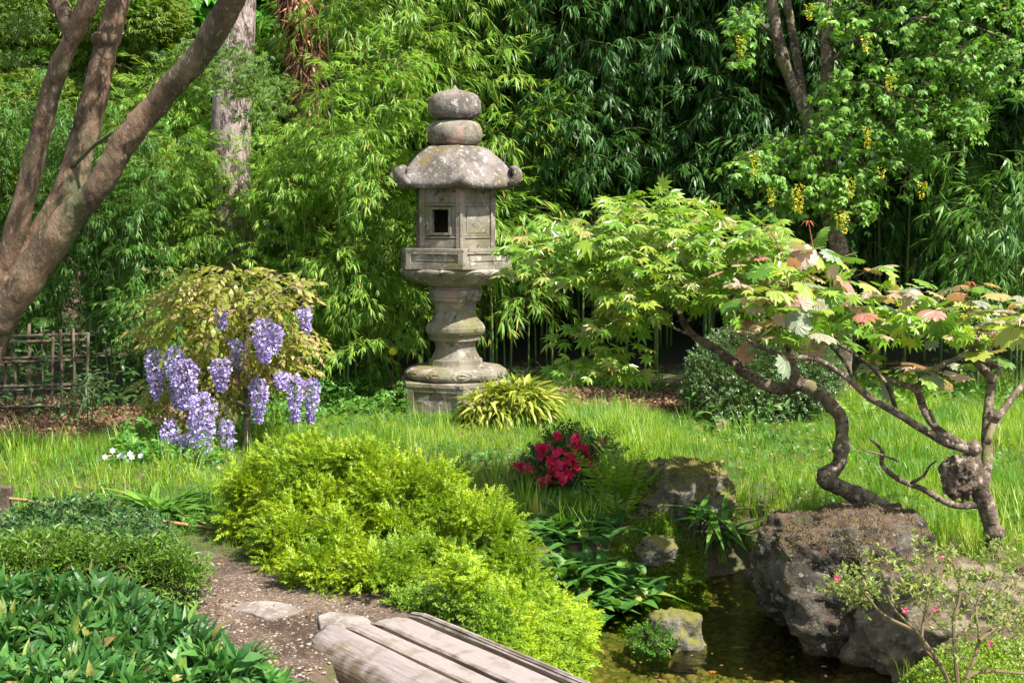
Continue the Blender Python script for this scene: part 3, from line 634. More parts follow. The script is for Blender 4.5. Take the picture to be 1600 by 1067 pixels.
mesh('beam', beam(2.632, 2.765, sd(Q(575, 974, .05)), s0 + 2.4, .055, .09, 3), M['beam'], FB)
mesh('beam', beam(2.79, 2.835, sd(Q(625, 966, .05)) - .02, s0 + 2.4, .06, .12, 4), M['beam'], FB)

# ------------------------------------------------------------------ growth helper
def grow(nodes, pts, r0=.35, kr=.009, sag=.06, sides=4, maxr=.02, jit=.06):
    """thin twigs joining each point to the nearest wood: nodes = [(x,y,z,r)]"""
    nodes = np.array(nodes, float); pts = np.asarray(pts, float)
    d = np.min(np.linalg.norm(pts[:, None] - nodes[None, :, :3], axis=2), 1); out = []
    for i_ in np.argsort(d):
        p = pts[i_]; dd = np.linalg.norm(nodes[:, :3] - p, axis=1); k = int(np.argmin(dd)); a = nodes[k]; L = dd[k]
        if L < .02: continue
        r = min(a[3] * .7, kr * L + .0018, maxr); mid = (a[:3] + p) / 2 + rng.normal(size=3) * L * jit + np.array([0, 0, sag * L])
        q1 = (a[:3] * .7 + p * .3) + rng.normal(size=3) * L * jit
        out.append(tube([a[:3], q1, mid, p], [r, r * .85, r * .65, max(.001, r * .35)], sides, 2, cap=False))
        nodes = np.vstack([nodes, [*q1, r * .85], [*mid, r * .65], [*p, r * .35]])
    return comb(out)
def pixpath(L_): return np.array([P(a, b_, y) for a, b_, y in L_])
def nodes_of(pts, rad, m=30):
    A = catmull(np.hstack([pts, np.broadcast_to(np.asarray(rad, float), (len(pts),))[:, None]]), m); return [tuple(a) for a in A]
def inpoly(n, poly, y0, y1, dome=None, zmax=None):
    """random points whose picture lies in poly, at distances y0..y1"""
    poly = np.array(poly, float); lo, hi = poly.min(0), poly.max(0); out = []
    while len(out) < n:
        a = rng.uniform(lo, hi, (n * 2, 2)); ins = sdist(a[:, 0], a[:, 1], poly) < 0
        for p in a[ins]: out.append(p)
    out = out[:n]; return np.array([P(a, b_, rng.uniform(y0, y1)) for a, b_ in out])
def blob(n, ells, shell=.35, zmin=None):
    """points near the surface of a union of ellipsoids, and the outward directions. ells: (centre, radii)"""
    ells = [(np.array(c_), np.array(r_, float)) for c_, r_ in ells]; w = np.array([(r_[0] * r_[2] + r_[1] * r_[2] + r_[0] * r_[1]) for _, r_ in ells]); w /= w.sum()
    Ps, Ds = [], []; k = rng.choice(len(ells), n * 2, p=w); d = norm(rng.normal(size=(n * 2, 3))); rr = 1 - np.abs(rng.normal(size=n * 2)) * shell; rr = np.clip(rr, .1, 1.06)
    C = np.array([e[0] for e in ells])[k]; Rd = np.array([e[1] for e in ells])[k]; Pp = C + d * Rd * rr[:, None]; ok = np.ones(n * 2, bool)
    for c_, r_ in ells: ok &= ~((np.linalg.norm((Pp - c_) / r_, axis=1) < .55))
    if zmin is not None: ok &= Pp[:, 2] > zmin
    Pp = Pp[ok][:n]; return Pp, norm(d / Rd)[ok][:n]
def orient(D, up=.0, jit=.4, zh=(0, 0, 1)):
    """directions jittered and bent up/down; frames with the face towards zh"""
    D = norm(np.asarray(D) + rng.normal(size=np.shape(D)) * jit + np.array([0, 0, up])); Z = np.asarray(zh, float) + rng.normal(size=D.shape) * .25
    return frames(D, Z)

# ------------------------------------------------------------------ bamboo
BB = [bamboo_branch(rng.uniform(.38, .6), rng.integers(5, 8)) for _ in range(8)]
BBl = [bamboo_branch(rng.uniform(.38, .55), rng.integers(4, 6), .17, .02, .15) for _ in range(6)]
def bamboo_foliage(h0, h1, rad, nclump, per, br=BB):
    ells = []
    for _ in range(nclump):
        a = rng.uniform(0, 2 * pi); r = rad * sqrt(rng.uniform(0, 1)); z = rng.uniform(h0 + .3, h1)
        ells.append(((r * cos(a), r * sin(a), z), (rng.uniform(.22, .4), rng.uniform(.22, .4), rng.uniform(.16, .3))))
    gs = []
    for c_, r_ in ells:
        d = norm(rng.normal(size=(per, 3)) * np.array([1, 1, .6]) + np.array([c_[0], c_[1], 0]) * .8)
        p = np.array(c_) + d * np.array(r_) * rng.uniform(.2, .9, (per, 1))
        gs.append(multi(br, p, frames(norm(d + np.array([0, 0, .15])), np.array([0, 0, 1.]) + rng.normal(size=d.shape) * .15), rng.uniform(.7, 1.15, per)))
    return comb(gs)
def culms(n, rad, h, lean=.35, r=.016):
    out = []
    for _ in range(n):
        a = rng.uniform(0, 2 * pi); q_ = rad * sqrt(rng.uniform(0, 1)); x, y = q_ * cos(a), q_ * sin(a); lx, ly = rng.normal(size=2) * lean; hh = h * rng.uniform(.8, 1.05)
        pts = [(x + lx * t * t, y + ly * t * t, -.1 + hh * t) for t in np.linspace(0, 1, 22)]; rr = [r * (1 - .75 * t) for t in np.linspace(0, 1, 22)]
        g_ = tube(pts, rr, 8, 1)
        V = []; 
        nd = [tube([np.array(p) - [0, 0, .006], np.array(p), np.array(p) + [0, 0, .006]], [rr[i_] * .98, rr[i_] * 1.22, rr[i_] * .98], 8, 1) for i_, p in enumerate(pts) if i_ > 0 and i_ < 20]
        out.append(comb([g_] + nd))
    return out
def bamboo_proto(fm, nf, nc, h, fol, rad=.3, cr=.014):
    fg = mesh('foliage', fol, [fm, M['twig_green']]); cs = [mesh('culm', c_, M['culm'], smooth=True) for c_ in culms(nc, rad, h, r=cr)]
    for o in [fg] + cs: COL.objects.unlink(o)
    return fg, cs
KIND = {}
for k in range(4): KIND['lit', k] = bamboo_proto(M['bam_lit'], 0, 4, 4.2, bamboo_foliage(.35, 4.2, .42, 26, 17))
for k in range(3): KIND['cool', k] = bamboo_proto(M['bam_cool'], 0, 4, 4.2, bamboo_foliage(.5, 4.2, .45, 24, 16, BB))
for k in range(3): KIND['dark', k] = bamboo_proto(M['bam_shaded'], 0, 4, 7.5, comb([bamboo_foliage(1.2, 4.2, .6, 24, 14, BBl), bamboo_foliage(3.8, 7.4, .95, 40, 15, BBl)]), .5, .016)  # tall upper foliage out of view, added wide and dense to shade the grove
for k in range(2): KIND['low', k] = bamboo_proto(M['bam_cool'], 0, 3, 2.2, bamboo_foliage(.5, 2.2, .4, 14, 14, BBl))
def bamboo(kind, k, x, y, rot, s, label, group):
    fg, cs = KIND[kind, k]; r = thing('bamboo_plant', (x, y, gz(x, y)), label, 'bamboo', group); r.rotation_euler.z = rot; r.scale = (s, s, s)
    for o in [fg] + cs: c_ = o.copy(); COL.objects.link(c_); c_.parent = r
    return r
GL, GC, GD = 'sunlit bamboos of the left hedge', 'cooler green bamboos behind the fence', 'tall shaded bamboos of the right grove'
n_ = 0
def pxX(px_, Y): return (px_ - CX) / F * Y
for px_, Y, kd, s, lab in [
    (475, 11.2, 'lit', .60, 'sunlit bamboo directly behind the wisteria, leaves down to the lawn'), (560, 11.0, 'lit', .72, 'sunlit bamboo whose leaf sprays end just left of the lantern'),
    (395, 11.35, 'lit', .43, 'short bamboo in front of the lower pine trunk'), (520, 11.9, 'lit', .55, 'yellow-green bamboo below the fibrous palm trunk'), (590, 12.0, 'lit', .9, 'bright bamboo left of the lantern finial'),
    (680, 12.4, 'lit', 1.0, 'bright bamboo rising straight behind the lantern finial'), (765, 12.6, 'lit', 1.0, 'bright bamboo right of the lantern finial, edging the dark grove'), (300, 11.3, 'lit', .52, 'bamboo between the leaning tree limb and the pine trunk'),
    (235, 11.0, 'cool', .55, 'cool green bamboo behind the left side of the wisteria'), (165, 11.3, 'cool', .62, 'cool green bamboo beneath the leaning tree limb'), (85, 11.6, 'cool', .66, 'cool green bamboo behind the lattice fence end'),
    (0, 11.9, 'cool', .7, 'cool green bamboo at the far left behind the tree trunk'), (432, 12.4, 'lit', .7, 'bamboo between the pine trunk and the palm trunk'), (640, 13.6, 'lit', 1.2, 'bamboo at the back between palm trunk and lantern'),
    (555, 13.4, 'lit', 1.15, 'tall bamboo just right of the palm trunk'), (250, 12.3, 'lit', .7, 'bamboo at the back between the two leaning limbs'), (725, 13.5, 'lit', 1.2, 'tall bamboo at the back above the lantern finial'), (320, 12.4, 'lit', .72, 'bamboo behind and left of the pine trunk')]:
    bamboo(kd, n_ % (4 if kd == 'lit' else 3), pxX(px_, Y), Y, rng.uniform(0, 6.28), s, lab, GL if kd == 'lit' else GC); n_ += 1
dk = [(830, 13.2, 'shaded bamboo just right of the bright bamboos behind the lantern'), (905, 12.8, 'shaded bamboo behind the left edge of the green maple'), (985, 13.4, 'shaded bamboo behind the top of the green maple'),
      (1065, 12.9, 'shaded bamboo with straight green canes showing above the maple'), (1140, 13.3, 'shaded bamboo left of the laburnum trunk'), (1215, 12.9, 'shaded bamboo directly behind the laburnum trunk'), (1300, 13.4, 'shaded bamboo behind the laburnum crown'),
      (1380, 12.9, 'shaded bamboo right of the laburnum trunk'), (1455, 13.3, 'shaded bamboo behind the hanging yellow flowers furthest right'), (1530, 12.8, 'shaded bamboo behind the right maple'), (1610, 13.2, 'shaded bamboo at the right edge of the grove'),
      (870, 14.6, None), (960, 14.9, None), (1050, 14.6, None), (1150, 14.9, None), (1250, 14.6, None), (1350, 14.9, None), (1460, 14.6, None), (1570, 14.9, None), (760, 14.9, None), (1700, 12.6, None), (1790, 11.8, None), (1830, 13.0, None), (1900, 12.2, None)]  # last four stand mostly out of view, added to shade the right end
for i_, (px_, Y, lab) in enumerate(dk):
    bamboo('dark', i_ % 3, pxX(px_, Y), Y, rng.uniform(0, 6.28), (rng.uniform(.92, 1.08) if px_ > 1000 else .66 + .3 * max(0, (px_ - 800) / 200.)), lab or 'dark bamboo in the back row or out-of-view right end of the shaded grove', GD)
for px_, Y, lab in [(1560, 11.4, 'low leafy bamboo at the right edge above the pale maple leaves')]:
    r = bamboo('low', n_ % 2, pxX(px_, Y), Y, rng.uniform(0, 6.28), 1.0, lab, 'low bamboos in front of the grove'); n_ += 1
for fg, cs in KIND.values():
    for o in [fg] + cs: bpy.data.objects.remove(o)
# sprig of young bamboo on the left
c = P(135, 605, 9.6); th = thing('young_bamboo', (c[0], 9.6, gz(c[0], 9.6)), 'small tuft of pale striped bamboo leaves in the left bed', 'bamboo')
th_g = []
for _ in range(80):
    d = norm(np.array([rng.normal() * .9, rng.normal() * .6, rng.uniform(-.5, .7)])); p = np.array([rng.normal() * .05, rng.normal() * .05, c[2] + rng.uniform(-.06, .1)])
    th_g.append(leaf(rng.uniform(.12, .22), .016, 3, .5, .1, .6, mid=False).xf(frames(d[None], np.array([[0, 0, 1.]]))[0], p))
mesh('foliage', comb(th_g), M['evergreen'] if 0 else leafmat('pale_bamboo_leaf', [(0, (.10, .20, .08)), (1, (.28, .35, .20))]), th)
mesh('culm', comb([tube([(x, 0, -.05), (x * 2, .01, c[2] * .6), (x * 3, 0, c[2] + .05)], [.006, .005, .003], 5, 2) for x in (-.02, 0, .02)]), M['culm'], th)

# ------------------------------------------------------------------ woodland behind
wt = [leaf(.13, .05, 2, .3, .2, mid=False)]
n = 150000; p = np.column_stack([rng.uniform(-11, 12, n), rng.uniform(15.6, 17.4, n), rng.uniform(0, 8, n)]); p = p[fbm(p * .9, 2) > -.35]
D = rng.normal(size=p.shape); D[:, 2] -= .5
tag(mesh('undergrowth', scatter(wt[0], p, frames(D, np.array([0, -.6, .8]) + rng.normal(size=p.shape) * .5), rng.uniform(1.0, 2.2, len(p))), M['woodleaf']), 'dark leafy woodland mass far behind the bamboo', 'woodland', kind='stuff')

# ------------------------------------------------------------------ left leaning tree
TY = 8.0
tree = thing('leaning_tree', (P(-98, 740, TY)[0], TY, 0), 'large smooth-barked tree with three leaning limbs at the left', 'tree')
tb = np.array(tree.location)
stemA = pixpath([(-70, 620, 8.0), (-38, 540, 7.98), (-2, 440, 7.95), (35, 325, 7.9), (66, 195, 7.85), (88, 115, 7.8), (120, 45, 7.75), (148, -15, 7.7), (176, -80, 7.7)])
stemA2 = pixpath([(118, 62, 7.78), (100, 20, 7.8), (82, -30, 7.9), (70, -80, 8)])
stemB = pixpath([(-45, 570, 8.0), (10, 470, 8.0), (64, 375, 8.02), (105, 300, 8.05), (128, 230, 8.1), (148, 150, 8.1), (165, 75, 8.15), (184, 0, 8.2), (200, -80, 8.2)])
stemC = pixpath([(-10, 505, 7.96), (66, 400, 7.9), (118, 330, 7.85), (150, 298, 7.8), (192, 226, 7.75), (250, 155, 7.7), (305, 95, 7.6), (342, 38, 7.5), (368, -10, 7.4), (400, -90, 7.3)])
base = pixpath([(-112, 790, 8.0), (-98, 740, 8.0), (-78, 640, 8.0), (-48, 560, 8.0), (-14, 490, 8.0), (25, 425, 7.98)])
pm = 1 / 250.
gs = [tube(base, np.array([70, 58, 50, 46, 42, 36]) * pm, 20, 5, .05, 4),
      tube(stemA, np.array([24, 22, 18, 16, 15, 15, 14.5, 13, 12]) * pm, 36, 14, .07, 5), tube(stemA2, np.array([14, 13, 12, 11]) * pm, 12, 4, .05, 5),
      tube(stemB, np.array([32, 30, 25, 22, 20.5, 20, 18.5, 17.5, 17]) * pm, 36, 14, .07, 5), tube(stemC, np.array([30, 26, 22, 19.5, 19, 18.5, 18.5, 18.5, 18.5, 18]) * pm, 36, 14, .07, 5)]
for a, b_, y, r in [(163, 62, 8.12, 14)]:
    c = P(a, b_, y); t_ = ico(2).xf(k=r * pm * 1.3); t_.V = t_.V * np.array([1.2, 1, .8]) + c; gs.append(t_)
for g_ in gs[:5]:
    g_.V = g_.V + .007 * np.stack([fbm(g_.V * 13, 3), fbm(g_.V * 13 + 40, 3), fbm(g_.V * 13 + 80, 3)], -1)
twl = [tube(pixpath([(65, -40, 7.9), (78, 5, 7.88), (95, 28, 7.85), (118, 45, 7.8)]), [.012, .012, .013, .015], 8, 3), tube(pixpath([(112, 262, 8.0), (150, 225, 7.9), (190, 198, 7.8), (215, 165, 7.75), (240, 160, 7.7)]), [.014, .012, .009, .006, .004], 8, 3)]
mesh('trunk', off(comb(gs + twl), tb), M['bark_maple'], tree, True)
fine = [palmate(.05, 7, .3, .3, jit=.1) for _ in range(3)]
def leafcloud(poly, n, y0, y1, ts, s0_, s1_, zh=(0, -.5, .8), dj=(.8, .6, .3), dd=-.35, cl=0, cr=.12):
    p = inpoly(n if not cl else cl, poly, y0, y1)
    if cl:
        k = rng.integers(0, cl, n); p = p[k] + rng.normal(size=(n, 3)) * np.array([cr, cr, cr * .45])
    D = rng.normal(size=p.shape) * np.array(dj) + np.array([0, 0, dd]); return multi(ts, p, frames(D, np.array(zh) + rng.normal(size=p.shape) * .35), rng.uniform(s0_, s1_, len(p))), p
lc1, p1 = leafcloud([(255, 80), (330, 60), (400, 90), (430, 120), (425, 175), (380, 190), (300, 150), (250, 130)], 900, 7.6, 8.6, fine, .6, 1.0, cl=40, cr=.07)
lc2, p2 = leafcloud([(-200, -60), (450, -60), (420, -420), (-300, -450)], 5000, 7.2, 9.5, fine, .8, 1.5, cl=130, cr=.22)
lc3, p3 = leafcloud([(0, -10), (60, -10), (70, 60), (30, 120), (0, 100)], 300, 8.3, 9, fine, .6, 1.0, cl=14, cr=.08)
tree_nodes = nodes_of(stemA, .05) + nodes_of(stemB, .05) + nodes_of(stemC, .05)
mesh('crown', off(comb([lc1, lc2, lc3, Geo(*(lambda g_: (g_.V, g_.L, g_.S, np.ones(len(g_.S))))(grow(tree_nodes, np.vstack([p1[::22], p2[::60]]))))]), tb), [leafmat('shaded_fine_leaf', [(0, (.05, .12, .015)), (1, (.12, .20, .025))], trans=.35), M['twig']], tree)

# pine
pn = thing('pine_tree', (*P(368, 600, 11.7)[:2], .0), 'straight pine trunk with pinkish flaking bark behind the wisteria', 'tree')
tb = np.array(pn.location); pth = pixpath([(366, 640, 11.7), (368, 520, 11.7), (365, 400, 11.7), (362, 300, 11.7), (361, 200, 11.7), (366, 100, 11.7), (370, 0, 11.7), (374, -120, 11.7), (378, -330, 11.7)])
pg = tube(pth, np.array([34, 31, 30, 29.5, 29, 28.5, 28, 27, 24]) / 171., 40, 14, .0)
pc = pg.V.copy(); ax_ = np.array([np.interp(pc[:, 2], pth[:, 2], pth[:, 0]), np.interp(pc[:, 2], pth[:, 2], pth[:, 1])]).T; rad_ = norm(pc[:, :2] - ax_)
fr_ = ridged(pc * np.array([14, 14, 5]), 3); pg.V[:, :2] += rad_ * (fr_ * .008)[:, None]
mesh('trunk', off(pg, tb), M['bark_pine'], pn, True)
# palm
pl = thing('palm_tree', (*P(480, 600, 12.1)[:2], .0), 'shaggy brown fibrous palm trunk above the bamboo hedge', 'tree')
tb = np.array(pl.location); pth = pixpath([(505, 640, 12.1), (500, 400, 12.1), (492, 200, 12.1), (486, 140, 12.1), (478, 90, 12.1), (470, 40, 12.1), (458, -20, 12.1), (450, -120, 12.1)])
pg = tube(pth, np.array([22, 20, 20, 22, 24, 26, 27, 24]) / 165., 20, 8, .22, 7)
mesh('trunk', off(pg, tb), M['bark_palm'], pl, True)
nd = np.array(nodes_of(pth, .15, 200)); k = rng.integers(60, 200, 1500); a = rng.uniform(0, 6.28, 1500); o_ = np.stack([np.cos(a), np.sin(a), np.zeros(1500)], -1)
pp = nd[k, :3] + o_ * .14; D = o_ * rng.uniform(.15, 1, (1500, 1)) + np.array([0, 0, -1]) + rng.normal(size=(1500, 3)) * .35
mesh('fibre', off(scatter(leaf(.2, .02, 2, .1, .1, mid=False), pp, frames(D, o_), rng.uniform(.4, 1.2, 1500)), tb), M['fibre'], pl)
st_ = [tube(np.array([P(478, 70, 11.95), P(474, 20, 11.9), P(466, -40, 11.85)]), [.03, .025, .03], 6, 2), tube(np.array([P(487, 140, 12.0), P(500, 120, 11.9), P(498, 85, 11.8)]), [.03, .02, .012], 6, 2)]
mesh('leaf_stalk', off(comb(st_), tb), leafmat('dry_stalk', [(0, (.40, .28, .06)), (1, (.35, .2, .07))], trans=0.), pl, True)

# background broadleaf trees (upper left)
def backtree(name, ells, n, ts, mat, loc, label, s0_, s1_, group=None, trunk=None):
    t = thing(name, loc, label, 'tree', group); p, d = blob(n, ells, .45); D = d * .6 + rng.normal(size=p.shape) * .7 + np.array([0, 0, -.3])
    mesh('crown', off(multi(ts, p, frames(D, np.array([.2, -.6, .9]) + rng.normal(size=p.shape) * .4), rng.uniform(s0_, s1_, len(p))), loc), [mat, M['twig_green']], t)
    if trunk is not None: mesh('trunk', off(trunk, loc), M['bark_gnarl'], t, True)
    return t
E = []
for a, b_, y, r in [(30, 20, 13.4, .7), (120, 60, 13.6, .6), (210, 30, 13.3, .6), (60, 160, 13.3, .55), (180, 150, 13.5, .5), (280, 110, 13.4, .5), (20, 260, 13.2, .6), (120, 260, 13.3, .45), (250, 230, 13.5, .4), (-60, 80, 13.5, .8), (330, 200, 13.8, .4), (60, -90, 13.6, .8), (230, -80, 13.6, .7), (-40, 360, 13.4, .6), (430, 100, 13.9, .4)]:
    E.append((P(a, b_, y), (r, r * .7, r * .65)))
x_ = P(100, 500, 13.8)[0]
backtree('broadleaf_tree', E, 42000, fine, M['backtree'], (x_, 13.9, .0), 'fine-leaved yellow-green tree behind the three leaning limbs', .9, 1.6, trunk=comb([tube([(x_, 13.9, -.1), (x_ + .1, 13.9, 1.5), (x_ - .1, 13.8, 3), (x_, 13.6, 4.5)], [.16, .13, .1, .05], 12, 4, .1)] + [tube([P(100, 300, 13.8), P(a, b_, 13.5)], [.03, .01], 6, 2) for a, b_ in ((30, 60), (210, 60), (60, 180), (280, 130))]))
hc = [comb([leaf(.22, .09, 3, .4, .25, pk=1.25).xf(rotZ(a) @ rotX(-.35)) for a in np.radians([-100, -60, -28, 0, 28, 60, 100])])]
E = [(P(a, b_, y), (r, r * .7, r * .7)) for a, b_, y, r in [(300, 20, 14.8, .5), (410, 40, 14.9, .5), (520, 60, 14.8, .45), (350, -80, 14.9, .6), (500, -60, 14.8, .5), (255, 60, 14.7, .35), (590, 110, 14.9, .4)]]
x_ = P(400, 500, 15.3)[0]
backtree('chestnut_tree', E, 1500, hc, leafmat('chestnut_leaf', [(0, (.06, .22, .02)), (1, (.13, .36, .03))], trans=.45), (x_, 15.3, 0), 'bright broad-leaved tree glimpsed behind the pine trunk top', .6, 1.0, trunk=tube([(x_, 15.3, -.1), (x_, 15.2, 2.5), (x_ + .1, 15, 4.4)], [.15, .12, .07], 10, 3))

# ------------------------------------------------------------------ bamboo lattice fence
fe = thing('bamboo_fence', (-3.95, 10.2, gz(-3.95, 10.2)), 'dark weathered bamboo lattice fence behind the left bed', 'fence')
tb = np.array(fe.location)
for yy, r in [(524, .014), (533, .012), (558, .012), (564, .012), (602, .013), (608, .010), (634, .012)]:
    mesh('rail', off(tube([P(-90, yy + 4, 10.2), P(0, yy + 2, 10.25), P(70, yy, 10.3), P(140, yy - 2, 10.33)], r, 8, 3, .06, 9), tb), M['wood'], fe, True)
for xx in list(range(-70, 150, 19)):
    xx += rng.uniform(-5, 5); t_ = rng.uniform(505, 522); mesh('post', off(tube([P(xx, 665, 10.32), P(xx + rng.uniform(-3, 3), 590, 10.3), P(xx + rng.uniform(-4, 4), t_, 10.3)], rng.uniform(.006, .013), 7, 2), tb), M['wood'], fe, True)

# ------------------------------------------------------------------ wisteria
WY = 8.9
wi = thing('wisteria_tree', (*Q(383, 700)[:2], gz(*Q(383, 700)[:2])), 'small wisteria tree with bronze leaves and hanging mauve flowers', 'tree')
tb = np.array(wi.location); w0 = Q(383, 700)
tr = [tube([w0 - [0, 0, .1], P(385, 670, WY), P(386, 620, WY), P(383, 560, WY), P(388, 520, WY), P(380, 480, WY)], [.032, .028, .024, .024, .03, .02], 10, 4, .15, 14)]
brs = []
for L_ in [[(383, 500), (350, 470), (310, 450), (270, 455), (235, 470)], [(385, 505), (420, 470), (455, 450), (490, 460)], [(384, 490), (370, 450), (340, 430), (310, 420)], [(386, 500), (410, 440), (440, 430)], [(384, 560), (340, 580), (290, 575), (240, 590)], [(386, 590), (420, 575), (460, 560), (485, 560)], [(384, 640), (350, 620), (300, 640), (270, 650)]]:
    y1 = WY + rng.uniform(-.35, .3); pts = np.array([P(a, b_, WY + (y1 - WY) * i_ / (len(L_) - 1)) for i_, (a, b_) in enumerate(L_)]); brs.append(pts); tr.append(tube(pts, np.linspace(.016, .005, len(pts)), 6, 3, .1))
wn = [n_2 for b_ in brs for n_2 in nodes_of(b_, .012, 12)]
PW = [pinnate(.20, 5, .036, .075, droop=rng.uniform(.3, .7), ang=60) for _ in range(5)]
polyT = [(225, 510), (240, 470), (275, 428), (330, 418), (400, 422), (445, 427), (490, 438), (485, 450), (440, 475), (415, 495), (375, 515), (330, 535), (270, 530), (230, 532)]
polyR = [(430, 490), (465, 505), (490, 525), (485, 540), (450, 545), (430, 535)]; polyL = [(225, 590), (260, 580), (330, 600), (380, 600), (380, 630), (300, 660), (240, 640)]; polyM = [(270, 540), (420, 520), (470, 560), (420, 600), (330, 590)]
pw = np.vstack([inpoly(240, polyT, 8.5, 9.3), inpoly(36, polyR, 8.6, 9.2), inpoly(75, polyL, 8.65, 9.2), inpoly(100, polyM, 8.65, 9.2)])
D = (pw - P(384, 540, WY)) * np.array([1.2, 1, .5]) + rng.normal(size=pw.shape) * .3; D[:, 2] = np.clip(D[:, 2] - .12, -.5, .15)
lv = multi(PW, pw, frames(D, np.array([0, -.3, 1]) + rng.normal(size=pw.shape) * .3), rng.uniform(.65, 1.1, len(pw)))
mesh('trunk', off(comb(tr), tb), M['bark_gnarl'], wi, True)
tw = grow(wn, pw[::3], kr=.006); tw.M[:] = 1
mesh('crown', off(comb([lv, tw]), tb), [M['wist'], M['twig']], wi)
pet = [leaf(.028, .024, 2, .4, .3, 1.0, mid=False), leaf(.022, .02, 2, -.3, .3, 1.0, mid=False)]
def raceme(L, r, n, sway=0.):
    t = rng.uniform(0, 1, n) ** .85; a = rng.uniform(0, 6.28, n); rr = r * (np.minimum(1, .35 + 3.5 * t) * (1 - .78 * np.clip(t - .25, 0, 1) / .75)) * rng.uniform(.35, 1, n)
    p = np.column_stack([np.cos(a) * rr + sway * t * t, np.sin(a) * rr, -L * t]); o_ = np.column_stack([np.cos(a), np.sin(a), np.full(n, -.3)]) + rng.normal(size=(n, 3)) * .5
    ax_ = tube([(0, 0, .03), (sway * .25, 0, -L * .5), (sway, 0, -L)], [.0025, .002, .001], 3, 2, cap=False, m=1)
    return comb([multi(pet, p, frames(o_, rng.normal(size=(n, 3))), rng.uniform(.6, 1.15, n)), ax_])
for a, b0, b1, w, y in [(240, 545, 618, 15, 8.75), (272, 540, 632, 16, 8.7), (288, 560, 635, 24, 8.6), (315, 612, 725, 23, 8.45), (345, 560, 605, 17, 8.6), (370, 530, 570, 12, 8.8), (264, 655, 718, 12, 8.6),
                        (291, 675, 722, 13, 8.55), (313, 700, 735, 12, 8.5), (353, 655, 715, 13, 8.65), (404, 590, 655, 15, 8.7), (412, 497, 562, 21, 8.6), (428, 508, 548, 15, 8.65), (346, 480, 508, 12, 8.7), (440, 580, 605, 12, 8.75), (460, 585, 655, 15, 8.65), (475, 480, 515, 11, 8.8), (487, 590, 655, 13, 8.7)]:
    y -= .14; t_, b_ = P(a, b0, y), P(a, b1, y); L_ = t_[2] - b_[2]; g_ = raceme(L_ + .02, w / 215. * .95, int(150 + 1500 * L_ * w / 18), rng.uniform(-.02, .02))
    mesh('flower_cluster', off(g_.xf(t=t_), tb), [M['mauve'], M['twig_green']], wi)

# ------------------------------------------------------------------ golden bush
gb = thing('golden_shrub', (P(600, 900, 5.8)[0], 5.8, 0), 'large feathery yellow-green shrub in the middle foreground', 'shrub')
tb = np.array(gb.location)
def conspray():
    gs_ = []; L = .13; ax = lambda q: np.array([0, L * q * (1 - .15 * q), -.35 * L * q * q]); gs_.append(tube([ax(0), ax(.5), ax(1)], [.0012, .001, .0006], 3, 1, cap=False, m=1))
    for i_ in range(9):
        q_ = .1 + .9 * i_ / 8
        for s in (-1, 1):
            sd_ = norm(np.array([s * (1 - .5 * q_), .55 + q_ * .5, rng.uniform(-.35, .1)])); o0 = ax(q_); ln = .045 * (1 - .45 * q_)
            for j_ in range(3):
                d = norm(sd_ + rng.normal(size=3) * .32); gs_.append(leaf(ln * rng.uniform(.6, 1.0) * .62, .0068, 2, .4, .2, mid=False).xf(frames(d[None], np.array([[0, 0, 1.]]))[0], o0 + sd_ * ln * j_ * .3))
    return comb(gs_)
def contuft():
    gs_ = []; L = rng.uniform(.045, .07)
    for i_ in range(10):
        q_ = i_ / 9; o0 = np.array([0, L * q_, -.2 * L * q_ * q_])
        for j_ in range(3):
            a_ = rng.uniform(0, 6.28); d = np.array([cos(a_), .55 + .9 * q_, sin(a_) * .7]); gs_.append(leaf(rng.uniform(.012, .022), .0048, 2, .5, .2, mid=False).xf(frames(d[None], np.array([[0, 0, 1.]]))[0], o0))
    return comb(gs_)
CS = [contuft() for _ in range(6)]
def E_(a, b_, y, rx, rz, ry=None): return (P(a, b_, y), (rx, ry or rx * .9, rz))
GE = [E_(425, 810, 6.35, .27, .27), E_(490, 775, 6.3, .33, .30), E_(570, 785, 6.2, .34, .32), E_(640, 815, 6.0, .32, .30), E_(700, 850, 5.85, .28, .27), E_(755, 880, 5.7, .24, .26), E_(800, 930, 5.5, .18, .24), E_(590, 870, 5.75, .33, .24), E_(500, 850, 6.0, .3, .26), E_(690, 910, 5.5, .26, .2), E_(400, 760, 6.5, .2, .18), E_(830, 970, 5.4, .12, .2), E_(760, 820, 6.0, .16, .14), E_(740, 960, 5.2, .16, .15), E_(800, 985, 5.05, .14, .14), E_(680, 945, 5.3, .14, .12), E_(850, 1000, 5.15, .08, .14), E_(510, 895, 5.5, .2, .12), E_(600, 915, 5.35, .22, .14), E_(440, 865, 5.8, .2, .14)]
pc_, dc_ = blob(560, GE, .09, zmin=.03); k = rng.integers(0, len(pc_), 14000); h_ = norm(rng.normal(size=(14000, 3)) + dc_[k] * 1.1 + np.array([0, 0, .25]))
p = pc_[k] - dc_[k] * .06 + h_ * rng.uniform(.0, .08, (14000, 1)); d = h_; lum = fbm(p * 5, 2)
R_ = orient(d, up=.0, jit=.2)
mesh('crown', off(multi(CS, p + d * (lum * .06)[:, None], R_, rng.uniform(.7, 1.2, len(p))), tb), [M['yellowbush'], M['twig']], gb)
st_ = []
for e in GE[:10]:
    for _ in range(5):
        t_ = e[0] + rng.normal(size=3) * e[1] * .3; st_.append(tube([(e[0][0] + rng.normal() * .05, e[0][1] + .05, -.05), (e[0][0] * .6 + t_[0] * .4, t_[1], t_[2] * .5), t_], [.012, .008, .003], 5, 2))
mesh('stem', off(comb(st_), tb), M['twig'], gb)

